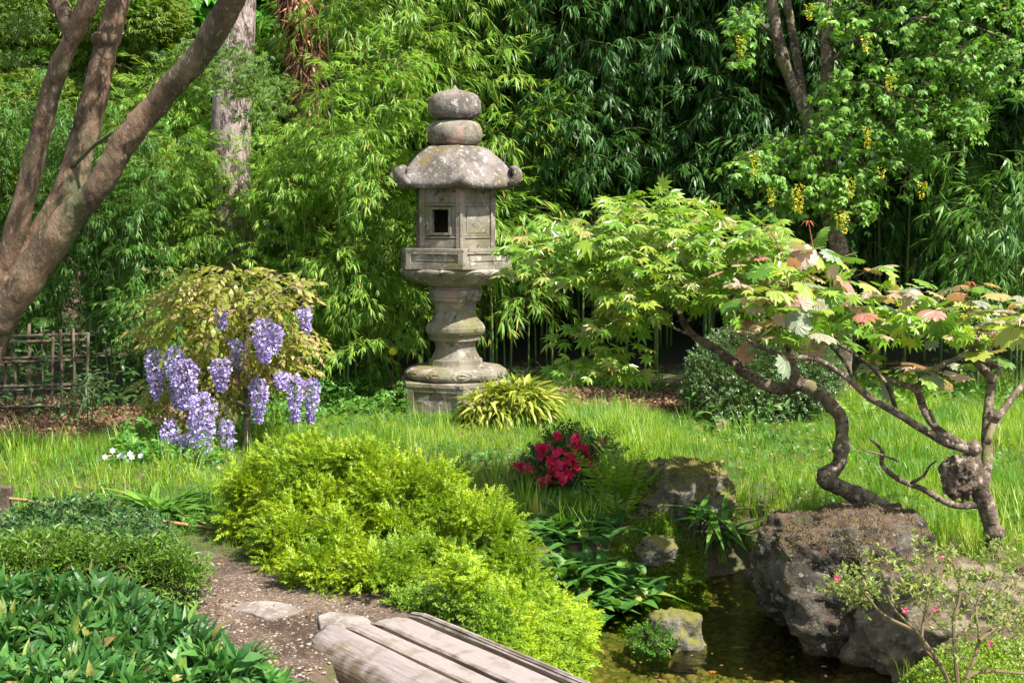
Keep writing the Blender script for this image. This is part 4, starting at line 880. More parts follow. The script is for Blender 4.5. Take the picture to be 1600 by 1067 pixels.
# generic shrub
def shrub(name, loc, ells, n, ts, mats, label, cat='shrub', shell=.2, up=.2, jit=.45, s=(.8, 1.2), zmin=.01, stems=14, group=None, zh=(0, 0, 1)):
    t = thing(name, loc, label, cat, group); tb_ = np.array(loc, float); p, d = blob(n, ells, shell, zmin=zmin)
    mesh('foliage', off(multi(ts, p, orient(d, up, jit, zh), rng.uniform(*s, len(p))), tb_), mats, t)
    if stems:
        st_ = []
        for _ in range(stems):
            e = ells[rng.integers(len(ells))]; q_ = np.array(e[0]) + rng.normal(size=3) * np.array(e[1]) * .35; b0 = tb_ + [rng.normal() * .04, rng.normal() * .04, -.05]
            st_.append(tube([b0, (b0 * .5 + q_ * .5) + rng.normal(size=3) * .03, q_], [.009, .006, .003], 5, 2))
        mesh('stem', off(comb(st_), tb_), M['twig'], t)
    return t
SP_small = [sprig(.07, 5, .022, .010, nn=2) for _ in range(4)]
SP_jun = [sprig(.07, 5, .036, .010, nn=2, up=.5) for _ in range(4)]
# clipped round evergreen
c = P(1185, 618, 10.3); shrub('round_shrub', (c[0], 10.3, .0), [((c[0], 10.3, .28), (.56, .5, .42)), ((c[0] - .2, 10.1, .2), (.4, .35, .34)), ((c[0] + .25, 10.3, .32), (.38, .4, .36)), ((c[0] + .02, 10.3, .48), (.3, .3, .25))], 4200, [sprig(.08, 6, .024, .012, nn=2) for _ in range(4)], [M['evergreen'], M['twig']], 'rounded dark evergreen shrub under the maple branches', s=(.8, 1.3), shell=.12)
# low dark shrub left
LE = [E_(70, 872, 5.7, .3, .10), E_(170, 870, 5.6, .24, .09), E_(10, 862, 5.9, .22, .11), E_(110, 842, 6.0, .25, .10), E_(230, 890, 5.4, .14, .07), E_(205, 848, 5.9, .14, .09), E_(150, 835, 6.05, .13, .11), E_(60, 840, 6.0, .13, .11)]
c = P(120, 880, 5.7); shrub('low_shrub', (c[0], 5.75, .0), LE, 2800, SP_jun, [M['juniper'], M['twig']], 'low spreading dark green shrub with layered twigs at the left', s=(.8, 1.4), up=.1, shell=.25)
c = P(240, 900, 5.2); shrub('low_shrub', (c[0], 5.2, .0), [E_(235, 895, 5.2, .13, .07), E_(275, 905, 5.1, .08, .05), E_(150, 890, 5.1, .16, .06), E_(60, 885, 5.1, .2, .06)], 1500, SP_jun, [leafmat('lighter_low_shrub_leaf', [(0, (.08, .18, .02)), (1, (.17, .30, .03))], trans=.3), M['twig']], 'lighter green low shrub bordering the brown path', s=(.8, 1.3), up=.1)
# azalea
c = Q(885, 785); AE = [E_(885, 735, 7.5, .2, .16), E_(850, 745, 7.45, .12, .1), E_(925, 730, 7.5, .15, .13), E_(890, 705, 7.6, .12, .1)]
az = shrub('azalea_bush', (P(885, 760, 7.5)[0], 7.5, .0), AE, 800, SP_small, [M['azalea'], M['twig']], 'small dark azalea bush covered in crimson flowers', s=(.9, 1.5))
fl = comb([leaf(.030, .024, 2, .3, .25, 1.1).xf(rotZ(a) @ rotX(.35)) for a in np.radians([0, 72, 144, 216, 288])]); tb = np.array(az.location)
for a, b_ in [(858, 700), (850, 712), (866, 712), (872, 705), (905, 695), (912, 700), (898, 690), (905, 680), (938, 697), (918, 722), (890, 716), (882, 722), (876, 735), (862, 738), (872, 745), (888, 740), (842, 750), (858, 750), (880, 752), (868, 728), (895, 708), (905, 712), (812, 726), (828, 735), (876, 680), (846, 703), (898, 742), (884, 731), (946, 738), (915, 708), (862, 720), (900, 728)]:
    p0 = P(a + rng.uniform(-2, 2), b_, 7.2 + abs(a - 885) / 500 + (755 - b_) / 450 + rng.uniform(-.02, .02)); gs = [fl.xf(frames(norm(rng.normal(size=3))[None], np.array([[rng.normal() * .4, -.8, .5]]))[0], p0 + rng.normal(size=3) * .012, rng.uniform(1.0, 1.45)) for _ in range(2)]
    # face petals towards the light: +Z of the flower is its face
    mesh('flower', off(comb(gs), tb), M['redfl'], az)

# ------------------------------------------------------------------ clumps of long leaves
def clump(name, px_, py_, n, L, W, mat, label, cat='plant', z=None, spread=1., droop=(.3, .9), up=.6, fold=.25, seg=6, pk=.55, wav=.0, rad=.04, Yo=None, group=None, n2=None, loc=None):
    c_ = Q(px_, py_) if loc is None else np.array(loc, float); zz = gz(c_[0], c_[1]) if z is None else z; t = thing(name, (c_[0], c_[1], zz), label, cat, group); gs_ = []
    for _ in range(n):
        a = rng.uniform(0, 2 * pi); e = rng.uniform(.25, 1) * spread; d = np.array([cos(a) * e, sin(a) * e, up + rng.uniform(-.1, .4)])
        g_ = leaf(L * rng.uniform(.55, 1.1), W * rng.uniform(.75, 1.15), seg, rng.uniform(*droop), fold, pk)
        if wav: g_.V[:, 2] += wav * np.sin(g_.V[:, 1] * 60 + rng.uniform(0, 6)) * np.sign(g_.V[:, 0])
        gs_.append(g_.xf(frames(d[None], np.array([[0, 0, 1.]]) if e > .2 else np.array([[cos(a), sin(a), 1.]]))[0], (rng.normal() * rad, rng.normal() * rad, -.01)))
    mesh('foliage', comb(gs_), mat, t); return t
clump('strap_fern', 258, 805, 60, .40, .052, M['strap'], 'strap-leaved fern clump under the wisteria flowers', wav=.003, rad=.05, spread=1.0, up=.45, droop=(.5, 1.))
clump('strap_fern', 310, 795, 16, .2, .045, M['broad'], 'darker strap fern leaning right behind the rail', wav=.003, rad=.04)
clump('bronze_plant', 200, 800, 60, .10, .05, M['bronze'], 'low plant with dark reddish-brown leaves left of the strap fern', rad=.08, pk=1., seg=4)
clump('strap_fern', 1100, 850, 34, .26, .042, M['strap'], 'strap fern growing at the right side of the moss-topped boulder', z=.02, wav=.003, rad=.04, up=.5, droop=(.4, 1.1), loc=(1.02, 6.62, 0))
clump('strap_fern', 1135, 880, 26, .22, .04, M['broad'], 'dark strap fern drooping over the water left of the big boulder', wav=.003, rad=.04, up=.35, droop=(.6, 1.2), loc=(1.16, 6.75, 0), z=-.1)
for a, b_, lab, L_ in [(866, 915, 'dark broad-leaved plant at the pond corner beside the golden shrub', .14), (930, 922, 'dark broad-leaved plant hanging over the pond edge', .15), (905, 870, 'dark broad-leaved plant below the azalea', .16), (965, 905, 'dark broad-leaved plant next to the bright moss bank', .14), (900, 905, 'dark broad-leaved plant in the middle of the pond corner group', .18), (862, 885, 'dark broad-leaved plant touching the golden shrub', .15)]:
    q_ = Q(a, b_ - 32, -.06); clump('broadleaf_plant', a, b_, 110, L_, .062, M['broad'], lab, loc=(q_[0], q_[1], 0), z=max(gz(q_[0], q_[1]), -.2), rad=.1, pk=.9, up=.8, droop=(.4, 1.1), seg=5, group='dark broad-leaved plants by the pond')
clump('iris_plant', 818, 800, 12, .26, .022, M['fern'], 'upright iris leaves between the golden shrub and the azalea', up=2.2, spread=.5, droop=(0, .15), pk=.45)
clump('iris_plant', 838, 810, 7, .24, .024, M['variegated'], 'yellowish iris leaves right of the upright green iris', up=2.2, spread=.5, droop=(0, .15), pk=.45)
clump('iris_plant', 560 + 120, 740, 22, .22, .012, M['evergreen'], 'blue-green grassy iris tuft behind the golden shrub', up=1.6, spread=.7, droop=(0, .3), pk=.45, rad=.12)
clump('iris_plant', 720, 745, 22, .2, .012, M['strap'], 'thin-leaved green tuft in the lawn left of the azalea', up=1.4, spread=.7, droop=(0, .4), pk=.45, rad=.12)
clump('sedge_clump', 930, 790, 90, .24, .012, M['strap'], 'fountain of thin green leaves in front of the azalea', up=.9, spread=.9, droop=(.3, .9), rad=.07, pk=.45)
hl = [leaf(.15, .034, 4, d_, .25, .7) for d_ in (.5, .8, 1.1)]; c = Q(792, 668)
shrub('hosta_plant', (c[0], c[1], 0), [((c[0] - .12, c[1] + .1, .10), (.22, .2, .17)), ((c[0] + .12, c[1] + .15, .12), (.24, .2, .2))], 900, hl, M['variegated'], 'mound of yellow-edged strap leaves in front of the lantern', cat='plant', up=.15, jit=.35, s=(.6, 1.1), stems=0)
clump('hosta_plant', 850, 640, 60, .24, .02, M['fern'], 'spiky light green tuft right of the lantern base', rad=.08, up=1.2, droop=(.1, .6), pk=.5)
for i_, (px_, py_) in enumerate([(815, 600), (850, 590), (890, 597), (930, 602), (975, 600), (1020, 605)]):
    clump('dark_sedge', px_, py_ + 5, 70, .34, .016, M['broad'], ['dark drooping sedge just right of the lantern base', 'second dark sedge right of the lantern base', 'dark sedge under the hanging maple leaves', 'dark sedge between bamboo canes and leaf litter', 'dark sedge behind the leaf litter', 'dark sedge left of the round evergreen shrub'][i_], rad=.1, up=.8, droop=(.4, 1.2), pk=.45, group='dark sedges along the foot of the grove')
# ferns
FR = [pinnate(.42, 16, .018, .085, droop=rng.uniform(.3, .8), taper=.85, ang=72, m=0, end=False, nn=3) for _ in range(4)]
def fern(loc, n, s, label, mat=None, up=.9, group=None):
    t = thing('fern', loc, label, 'fern', group); a = rng.uniform(0, 2 * pi, n); e = rng.uniform(.2, 1, n); D = np.column_stack([np.cos(a) * e, np.sin(a) * e, np.full(n, up)])
    mesh('frond', multi(FR, rng.normal(size=(n, 3)) * np.array([.02, .02, 0]), frames(D, np.array([0, 0, 1.]) + rng.normal(size=D.shape) * .1), s * rng.uniform(.7, 1.1, n)), [mat or M['fern'], M['twig_green']], t); return t
fern((.60, 6.85, .0), 18, 1.25, 'tall feathery fern between the azalea and the moss-topped boulder', up=2.6)
fern((.56, 6.7, -.02), 12, .7, 'lower feathery fern at the foot of the moss-topped boulder', up=1.8)
fern((pxX(1355, 9.8), 9.8, .0), 14, .9, 'fern in the grass right of the round evergreen shrub', up=.8)
fern((pxX(1560, 10.4), 10.4, .0), 12, .9, 'shaded fern in the grass near the right edge', M['herb'], up=.8)
fern((pxX(1440, 10.6), 10.6, .0), 12, .9, 'fern between the two maples at the back of the lawn', up=.8)

# ------------------------------------------------------------------ herbs at hedge foot
HB = [comb([leaf(.05, .03, 2, .3, .2, 1.).xf(rotZ(a) @ rotX(.1)) for a in np.radians([0, 120, 240])]), leaf(.07, .03, 3, .3, .25, .8)]
def carpet(name, poly, n, ts, mats, label, h=.05, s=(.6, 1.1), cat='plant', kind='stuff', z=0., world=False, clumpy=0., zh=(0, -.3, 1)):
    pl_ = np.array(poly if world else [Q(a, b_, z)[:2] for a, b_ in poly]); lo, hi = pl_.min(0), pl_.max(0); q_ = rng.uniform(lo, hi, (n * 3, 2)); q_ = q_[sdist(q_[:, 0], q_[:, 1], pl_) < rng.uniform(-.03, .03, len(q_))][:n]
    if clumpy: q_ = q_[fbm(np.column_stack([q_ * clumpy, q_[:, 0] * 0]), 2) > rng.uniform(-.7, .2, len(q_))]
    zz = ground(q_[:, 0], q_[:, 1]); hh = h * (1 + fbm(np.column_stack([q_ * 4, q_[:, 0] * 0]), 2)); p = np.column_stack([q_, zz + rng.uniform(0, 1, len(q_)) * hh]); D = rng.normal(size=p.shape); D[:, 2] = np.abs(D[:, 2]) * .6
    return tag(mesh(name, multi(ts, p, frames(D, np.array(zh) + rng.normal(size=p.shape) * .35), rng.uniform(*s, len(p))), mats), label, cat, kind=kind)
carpet('ground_cover', [(480, 655), (640, 650), (625, 615), (560, 600), (480, 610)], 1800, HB, M['herb'], 'leafy ground cover at the hedge foot left of the lantern', h=.16)
carpet('ground_cover', [(380, 690), (500, 665), (500, 625), (380, 640)], 1200, HB, M['herb'], 'leafy ground cover under the right side of the wisteria', h=.12)
carpet('ground_cover', [(180, 735), (340, 735), (340, 680), (180, 680)], 900, HB, M['herb'], 'dark leafy ground cover under the left side of the wisteria', h=.14)
carpet('fallen_leaves', [(880, 640), (1120, 660), (1120, 612), (870, 607)], 3500, [leaf(.05, .03, 2, .3, .3, 1.)], M['litter'], 'brown fallen leaves at the back of the lawn', h=.01, cat='leaves')
carpet('fallen_leaves', [(0, 700), (250, 695), (330, 650), (200, 620), (0, 630)], 6000, [leaf(.055, .032, 2, .3, .3, 1.), leaf(.12, .012, 2, .3, .1, .6, mid=False)], M['litter'], 'brown litter in the left bed below the fence', h=.02, cat='leaves')
carpet('undergrowth', [(0, 680), (130, 676), (250, 650), (330, 640), (300, 600), (0, 600)], 2500, [leaf(.09, .03, 3, .4, .2, .8)], M['woodleaf'], 'dark weedy undergrowth in the left bed', h=.55, clumpy=3.)
carpet('ground_cover', [(1060, 700), (1600, 640), (1600, 600), (1300, 600), (1060, 640)], 1500, [leaf(.09, .03, 3, .4, .2, .8)], M['herb'], 'leafy weeds at the back of the lawn behind the maples', h=.2, clumpy=2.)
MS = [comb([leaf(.010, .004, 1 + 1, .1, .1, 1., mid=False).xf(rotZ(a) @ rotX(.7)) for a in np.radians([0, 90, 180, 270])]), comb([leaf(.014, .006, 2, .1, .1, 1., mid=False).xf(rotZ(a) @ rotX(.5)) for a in np.radians([0, 120, 240])])]
carpet('moss', [(975, 935), (1040, 915), (1105, 905), (1105, 860), (1040, 850), (960, 870), (940, 900)], 14000, MS, M['moss'], 'bright yellow-green moss bank at the far pond edge', h=.03, s=(.8, 1.4), z=-.15, cat='moss')
carpet('moss', [(1.35, 4.0), (1.28, 4.4), (1.5, 4.6), (1.8, 4.7), (2.4, 4.75), (2.4, 4.0)], 22000, MS, M['moss'], 'bright green moss and grass in the lower right corner', h=.03, s=(.8, 1.5), world=True, cat='moss')
CR = [sprig(.05, 4, .016, .010, nn=2) for _ in range(3)]
carpet('creeper', [(-.52, 5.12), (-.32, 4.98), (-.12, 4.84), (-.02, 4.9), (-.2, 5.12), (-.4, 5.25)], 900, CR, [M['fern'], M['twig_green']], 'small-leaved creeping plant between the golden shrub and footbridge', h=.05, s=(.6, 1.), world=True, cat='creeper')
carpet('creeper', [(-.28, 5.0), (-.05, 4.8), (.14, 4.72), (.27, 5.0), (.36, 5.5), (.32, 5.75), (.0, 5.6), (-.2, 5.3)], 6500, CS, [M['yellowbush'], M['twig']], 'golden feathery growth trailing to the water', h=.14, s=(.6, 1.1), world=True, cat='creeper')
# plants on the rock in the pond
c = Q(1035, 1008, WZ); shrub('rock_plant', (c[0] - .02, c[1] - .05, WZ), [((c[0] - .05, c[1] - .06, WZ + .04), (.085, .06, .06))], 300, CR, [M['herb'], M['twig_green']], 'small leafy plant clinging to the rock in the pond', cat='plant', zmin=WZ, stems=4, s=(.6, 1.))
q = rng.uniform([.0, 4.3], [1.6, 6.8], (260, 2)); q = q[sdist(q[:, 0], q[:, 1], pond) < -.03][:60]; D = rng.normal(size=(len(q), 3)); D[:, 2] = 0
tag(mesh('floating_leaves', multi([leaf(.03, .014, 2, .02, .05, 1.), leaf(.018, .012, 2, .02, .05, 1.)], np.column_stack([q, np.full(len(q), WZ + .004)]), frames(D, [0, 0, 1.]), rng.uniform(.4, 1.1, len(q))), M['litter']), 'small brown leaves and petals floating on the pond', 'leaves', kind='stuff')
# white flowers
wf_ = thing('daisy_plant', (P(198, 722, 8.05)[0], 8.07, 0), 'cluster of small white flowers in the lawn left of the wisteria', 'flowers'); tb = np.array(wf_.location)
dz = comb([leaf(.02, .014, 2, .1, .1, 1.2).xf(rotZ(a) @ rotX(.15)) for a in np.linspace(0, 2 * pi, 7)[:-1]])
for a, b_ in [(164, 714), (176, 704), (187, 713), (193, 711), (203, 709), (197, 720), (220, 712), (206, 714)]:
    p0 = P(a, b_, 8.05); mesh('flower', off(dz.xf(frames(np.array([[0, .3, 1.]]), np.array([[0, -1, .5]]))[0], p0, 1.15), tb), M['whitefl'], wf_)
    mesh('stem', off(tube([(p0[0], p0[1] + .02, -.02), p0], [.0015, .001], 3, 1), tb), M['twig_green'], wf_)
# yellow disc, orange leaf
c = P(614, 549, 10.9); yd = thing('marker_disc', (c[0], 10.9, 0), 'small round yellow marker standing left of the lantern base', 'marker')
g_ = lathe([(.001, -.004), (.032, -.004), (.034, 0), (.032, .004), (.001, .004)], 24).xf(rotX(pi / 2 - .1)); mesh('disc', g_.xf(t=(0, 0, c[2])), M['disc'], yd, True)
mesh('stem', tube([(0, 0, -.03), (0, .003, c[2] - .02)], .003, 5, 1), M['twig'], yd)
c = Q(1113, 1050, WZ); tag(mesh('fallen_leaf', palmate(.03, 5, .5, .2).xf(t=(0, 0, .004)), M['orange'], loc=(c[0], c[1], WZ)), 'single orange leaf floating on the pond', 'leaf')
# rail
rl = thing('low_railing', (*P(2, 830, 6.0)[:2], 0), 'square wooden post with thin bamboo pole edging the path', 'railing'); tb = np.array(rl.location)
c = P(-1, 762, 6.3); mesh('post', off(box(c[0] - .042, c[0] + .042, c[1], c[1] + .07, -.1, c[2], bev=.006), tb), M['wood'], rl)
mesh('pole', off(tube([P(-40, 772, 6.3), P(60, 784, 6.33), P(160, 799, 6.35), P(260, 815, 6.4), P(375, 831, 6.45)], [.007, .0075, .008, .009, .009], 8, 3), tb), M['pole'], rl, True)

# ------------------------------------------------------------------ foreground glossy plants
SC = [sprig(rng.uniform(.12, .2), 4, rng.uniform(.09, .135), rng.uniform(.03, .042), nn=4, whorl=2, up=rng.uniform(.2, .6), fold=.35, ld=rng.uniform(.2, .7), thick=.003, tipn=int(rng.integers(1, 5)), jitter=.6) for _ in range(12)]
i_ = 0
for px_, py_, y, rx, rz, lab in [(60, 1030, 4.35, .24, .06, 'glossy broad-leaved plant in the lower left corner'), (190, 1030, 4.3, .22, .06, 'glossy broad-leaved plant in the middle of the lower left bed'), (275, 1065, 4.15, .15, .05, 'glossy broad-leaved plant touching the path'), (25, 965, 4.75, .22, .06, 'glossy broad-leaved plant behind the corner one at the left edge'), (150, 970, 4.7, .2, .05, 'glossy broad-leaved plant beside the lighter low shrub'),
                                    (350, 1085, 3.95, .10, .04, 'glossy broad-leaved plant nearest the footbridge'), (120, 1110, 3.85, .32, .06, 'glossy broad-leaved plant at the bottom edge'), (230, 1000, 4.55, .13, .04, 'small glossy broad-leaved plant by the stepping stone'), (-60, 1010, 4.5, .25, .08, 'glossy broad-leaved plant cut off by the left edge')]:
    c = P(px_ - 8, py_ + 26, y); e = [((c[0], y, c[2] - .04), (rx, rx * .9, rz + .04)), ((c[0] - rx * .4, y + .05, c[2]), (rx * .6, rx * .6, rz)), ((c[0] + rx * .4, y, c[2] - .02), (rx * .6, rx * .6, rz))]
    shrub('glossy_plant', (c[0], y, 0), e, int(2000 * rx), SC, [M['sarco'], M['twig_green']], lab, cat='plant', shell=.35, up=.3, jit=.7, s=(.45, .95), group='glossy broad-leaved plants in the lower left bed', stems=10, zmin=.0)
# pink-flowered shrub lower right
ps = thing('azalea_shrub', (1.25, 3.75, -.05), 'sparse light green shrub with bare twigs and few pink flowers', 'shrub'); tb = np.array(ps.location); stp = []
pb = [[(1500, 1110), (1470, 1040), (1430, 985), (1400, 955), (1385, 930)], [(1500, 1110), (1510, 1060), (1545, 1048), (1600, 1052), (1660, 1060)], [(1510, 1060), (1530, 1000), (1525, 950), (1545, 905), (1560, 880)], [(1470, 1040), (1440, 1000), (1450, 930), (1440, 890)], [(1430, 985), (1380, 960), (1350, 925)], [(1500, 1110), (1490, 980), (1500, 930), (1490, 880)], [(1530, 1000), (1580, 960), (1600, 930)]]
nn_ = []
for L_ in pb:
    y1 = 4.1 + rng.uniform(-.25, .25); pts = np.array([P(a, b_, 4.0 + (y1 - 4.0) * k / len(L_)) for k, (a, b_) in enumerate(L_)]); stp.append(tube(pts, np.linspace(.008, .003, len(pts)), 6, 3, .1)); nn_ += nodes_of(pts, .005, 12)
polyS = [(1325, 905), (1370, 870), (1420, 845), (1480, 860), (1540, 850), (1600, 850), (1620, 960), (1560, 1000), (1520, 940), (1450, 960), (1400, 950), (1340, 950)]
pp = np.vstack([inpoly(230, polyS, 3.85, 4.5), inpoly(50, [(1300, 900), (1360, 900), (1350, 960), (1290, 930)], 4.0, 4.3), inpoly(60, [(1440, 960), (1600, 960), (1600, 1040), (1480, 1040)], 3.8, 4.3)])
SPs = [sprig(.045, 3, .022, .009, nn=3, up=.55, tipn=4) for _ in range(5)]
mesh('foliage', off(multi(SPs, pp, frames(rng.normal(size=pp.shape) * np.array([1, 1, .4]) + [0, 0, .5], np.array([0, -.5, 1.]) + rng.normal(size=pp.shape) * .3), rng.uniform(.7, 1.15, len(pp))), tb), [leafmat('pale_azalea_leaf', [(0, (.12, .21, .03)), (.6, (.22, .30, .04)), (1, (.35, .36, .09))], trans=.35), M['twig']], ps)
mesh('stem', off(comb(stp + [grow(nn_, pp[::2], kr=.012, maxr=.004)]), tb), M['twig'], ps)
for a, b_ in [(1414, 953), (1461, 951), (1547, 1005), (1308, 903), (1470, 868)]:
    mesh('flower', off(fl.xf(frames(np.array([[.3, 0, 1.]]), np.array([[0, -1, .3]]))[0], P(a, b_, 3.9), .42), tb), M['pinkfl'], ps)

# ------------------------------------------------------------------ maples over the boulder
m1 = thing('maple_tree', (*Q(1372, 800)[:2], .0), 'gnarled maple with a spreading layered green crown behind the boulder', 'tree'); tb = np.array(m1.location)
tr1 = pixpath([(1400, 815, 6.6), (1371, 791, 6.55), (1345, 776, 6.5), (1310, 760, 6.45), (1290, 743, 6.4), (1311, 725, 6.42), (1315, 690, 6.45), (1314, 655, 6.5), (1298, 632, 6.5), (1277, 611, 6.5), (1250, 597, 6.5)])
r1 = np.array([17, 15, 14, 14, 14, 12, 11.5, 11.5, 11.5, 11, 11.5]) / 308.
tr2 = pixpath([(1250, 597, 6.5), (1222, 607, 6.52), (1190, 598, 6.55), (1161, 579, 6.58), (1139, 560, 6.6), (1112, 541, 6.62), (1086, 527, 6.65), (1068, 505, 6.68), (1062, 490, 6.7), (1050, 472, 6.75), (1030, 440, 6.8)])
r2 = np.array([12, 10, 9, 8, 7, 7, 6, 5, 4.5, 4, 3]) / 308.
tr3 = pixpath([(1245, 600, 6.5), (1238, 574, 6.5), (1236, 555, 6.5), (1222, 520, 6.5), (1190, 470, 6.5), (1150, 430, 6.55)]); r3 = np.array([11, 9, 6, 5, 4, 3]) / 308.
brn = [(pixpath([(1068, 505, 6.68), (1095, 487, 6.6), (1125, 475, 6.5), (1160, 450, 6.4)]), .012), (pixpath([(1050, 475, 6.75), (1010, 480, 6.7), (960, 470, 6.6), (900, 440, 6.5), (850, 425, 6.4)]), .012), (pixpath([(1030, 440, 6.8), (980, 400, 6.7), (930, 380, 6.6), (870, 370, 6.6)]), .010),
       (pixpath([(1030, 440, 6.8), (1040, 390, 6.8), (1060, 340, 6.85)]), .009), (pixpath([(1086, 527, 6.65), (1020, 500, 6.5), (960, 500, 6.4), (930, 520, 6.35)]), .008), (pixpath([(1160, 450, 6.5), (1180, 400, 6.6), (1170, 360, 6.7)]), .008)]
kn = []
for a, b_, y, r in [(1290, 742, 6.38, 17), (1312, 700, 6.42, 14), (1300, 634, 6.48, 15), (1262, 606, 6.48, 15), (1240, 590, 6.5, 13), (1340, 776, 6.45, 16)]:
    t_ = ico(3); t_.V = t_.V * (1 + .25 * fbm(t_.V * 2 + a, 3))[:, None] * (r / 308. * .76) + P(a, b_, y + .02); kn.append(t_)
mesh('trunk', off(comb([tube(tr1, r1, 16, 7, .22, 16), tube(tr2, r2, 12, 6, .22, 20), tube(tr3, r3, 10, 5, .15, 20)] + kn + [tube(p_, np.linspace(r_, r_ * .5, len(p_)), 8, 4, .12) for p_, r_ in brn]), tb), M['bark_gnarl'], m1, True)
ML = [palmate(.072, 9, .5, rng.uniform(.2, .55), 150, pet=.045, jit=.08) for _ in range(6)]
polyA = [(806, 400), (822, 372), (860, 342), (905, 335), (950, 322), (1010, 307), (1075, 308), (1120, 340), (1190, 350), (1240, 372), (1250, 430), (1215, 470), (1150, 478), (1080, 470), (1040, 452), (985, 478), (950, 452), (900, 432), (840, 442), (808, 432)]
polyB = [(985, 470), (1040, 470), (1010, 500), (960, 510), (925, 500)]; polyC = [(885, 530), (930, 490), (990, 505), (1000, 560), (960, 590), (900, 580)]
tips = np.vstack([inpoly(400, polyA, 6.05, 7.3), inpoly(25, polyB, 6.2, 6.8), inpoly(34, polyC, 6.25, 6.7)])
k = rng.integers(0, len(tips), 1800); off_ = rng.normal(size=(1800, 3)) * np.array([.05, .05, .012]); pl_ = tips[k] + off_
cen = P(1040, 440, 6.7); D = (pl_ - cen) * np.array([1, 1, .3]); D = norm(D) * .6 + norm(off_) * .9 + np.array([0, -.15, -.25]) + rng.normal(size=D.shape) * .25
mlv = multi(ML, pl_, frames(D, np.array([.05, -.35, 1.]) + rng.normal(size=D.shape) * .25), rng.uniform(.55, 1.15, len(pl_)))
wn = nodes_of(tr2, .01) + nodes_of(tr3, .01) + [q_ for p_, r_ in brn for q_ in nodes_of(p_, r_ * .8, 16)]
tw = grow(wn, tips, kr=.008, maxr=.008); tw.M[:] = 1
mesh('crown', off(comb([mlv, tw]), tb), [M['maple'], M['twig']], m1)

m2 = thing('maple_tree', (*Q(1556, 872)[:2], .0), 'slim multi-branched maple with large pinkish and pale green leaves', 'tree'); tb = np.array(m2.location)
Y2 = 5.95
def pp2(L_, dy=0.): return np.array([P(a, b_, Y2 + dy * k / (len(L_) - 1)) for k, (a, b_) in enumerate(L_)])
B2 = [([(1560, 905), (1555, 866), (1551, 828), (1540, 787), (1530, 762), (1524, 735), (1521, 704)], [17, 15.5, 15, 17, 19, 14, 11], 0),
      ([(1530, 760), (1512, 745), (1500, 742), (1488, 730), (1482, 722)], [20, 24, 26, 26, 22], .0),
      ([(1521, 704), (1484, 694), (1439, 669), (1401, 645), (1360, 622), (1334, 600), (1315, 585), (1277, 562), (1232, 557), (1210, 551), (1176, 536), (1161, 525)], [9, 8, 7.5, 7.5, 6.5, 5, 5, 4.5, 4.2, 4, 3.2, 2.2], -.35),
      ([(1521, 704), (1500, 693), (1466, 672), (1446, 645), (1436, 618), (1431, 607)], [9, 8.5, 8, 7.5, 7.5, 7], .25),
      ([(1431, 607), (1409, 600), (1385, 592), (1371, 585), (1364, 565), (1360, 540), (1350, 505)], [6.5, 5.5, 5, 5, 4, 3.5, 2.5], .2),
      ([(1431, 607), (1442, 596), (1450, 585), (1472, 570), (1502, 557), (1517, 546)], [6.5, 6, 5.5, 5.5, 5, 4.5], .3),
      ([(1532, 765), (1540, 740), (1543, 705), (1541, 680), (1545, 637), (1549, 596)], [12, 11, 10, 9.5, 9, 9], .3),
      ([(1549, 596), (1540, 580), (1529, 570), (1519, 547), (1530, 520), (1560, 495)], [8, 8, 7.5, 7, 4, 3], .2), ([(1549, 596), (1560, 580), (1558, 570), (1520, 560)], [6, 5, 5, 4], .2),
      ([(1543, 690), (1551, 667), (1574, 632), (1600, 600), (1650, 560)], [8, 7, 6.5, 6, 4], .4), ([(1525, 787), (1500, 789), (1476, 783), (1442, 764), (1405, 749), (1379, 727), (1378, 704), (1360, 686)], [9, 7.5, 6.5, 5.5, 5, 4.5, 3.5, 2], -.3),
      ([(1397, 738), (1416, 727), (1425, 712), (1435, 704)], [3, 2.5, 2, 1.5], -.1), ([(1378, 704), (1350, 694), (1325, 688)], [2.5, 2, 1.2], -.1), ([(1401, 645), (1385, 600), (1345, 560), (1310, 540)], [5, 3.5, 3, 2], -.2), ([(1334, 600), (1322, 570), (1290, 530), (1275, 500)], [4, 3, 2.5, 1.5], -.1), ([(1460, 660), (1452, 640)], [4, 3], 0)]
tg = []; wn2 = []
for L_, rr, dy in B2:
    s = 0
    pts = pp2(L_, dy)
    if L_[0] == (1397, 738) or L_[0] == (1378, 704): pts[:, 1] -= .25
    tg.append(tube(pts, np.array(rr) * .84 / 336., 12, 5, .12, 16)); wn2 += nodes_of(pts, rr[-1] / 336., 16)
t_ = ico(5); v = t_.V; t_.V = v * (1 + .25 * fbm(v * 2.2, 3) + .16 * ridged(v * 4, 3))[:, None] * np.array([.075, .07, .09]) + P(1499, 745, Y2 - .02)
tg.append(t_)
for a, b_, r in [(1553, 832, 16), (1522, 700, 12), (1431, 607, 8), (1553, 650, 11)]:
    t_ = ico(3); t_.V = t_.V * (1 + .2 * fbm(t_.V * 2 + a, 3))[:, None] * (r / 336.) + P(a, b_, Y2 - .01); tg.append(t_)
mesh('trunk', off(comb(tg), tb), M['bark_gnarl'], m2, True)
VL = [palmate(.082, 11, .80, rng.uniform(.1, .6), 155, pet=.05, ring=True, jit=.07) for _ in range(8)]
polyV = [(1125, 490), (1150, 420), (1200, 400), (1230, 375), (1290, 385), (1340, 410), (1400, 425), (1440, 440), (1480, 448), (1530, 450), (1560, 440), (1620, 445), (1640, 520), (1590, 530), (1540, 560), (1480, 540), (1400, 535), (1330, 520), (1250, 540), (1200, 545), (1150, 520)]
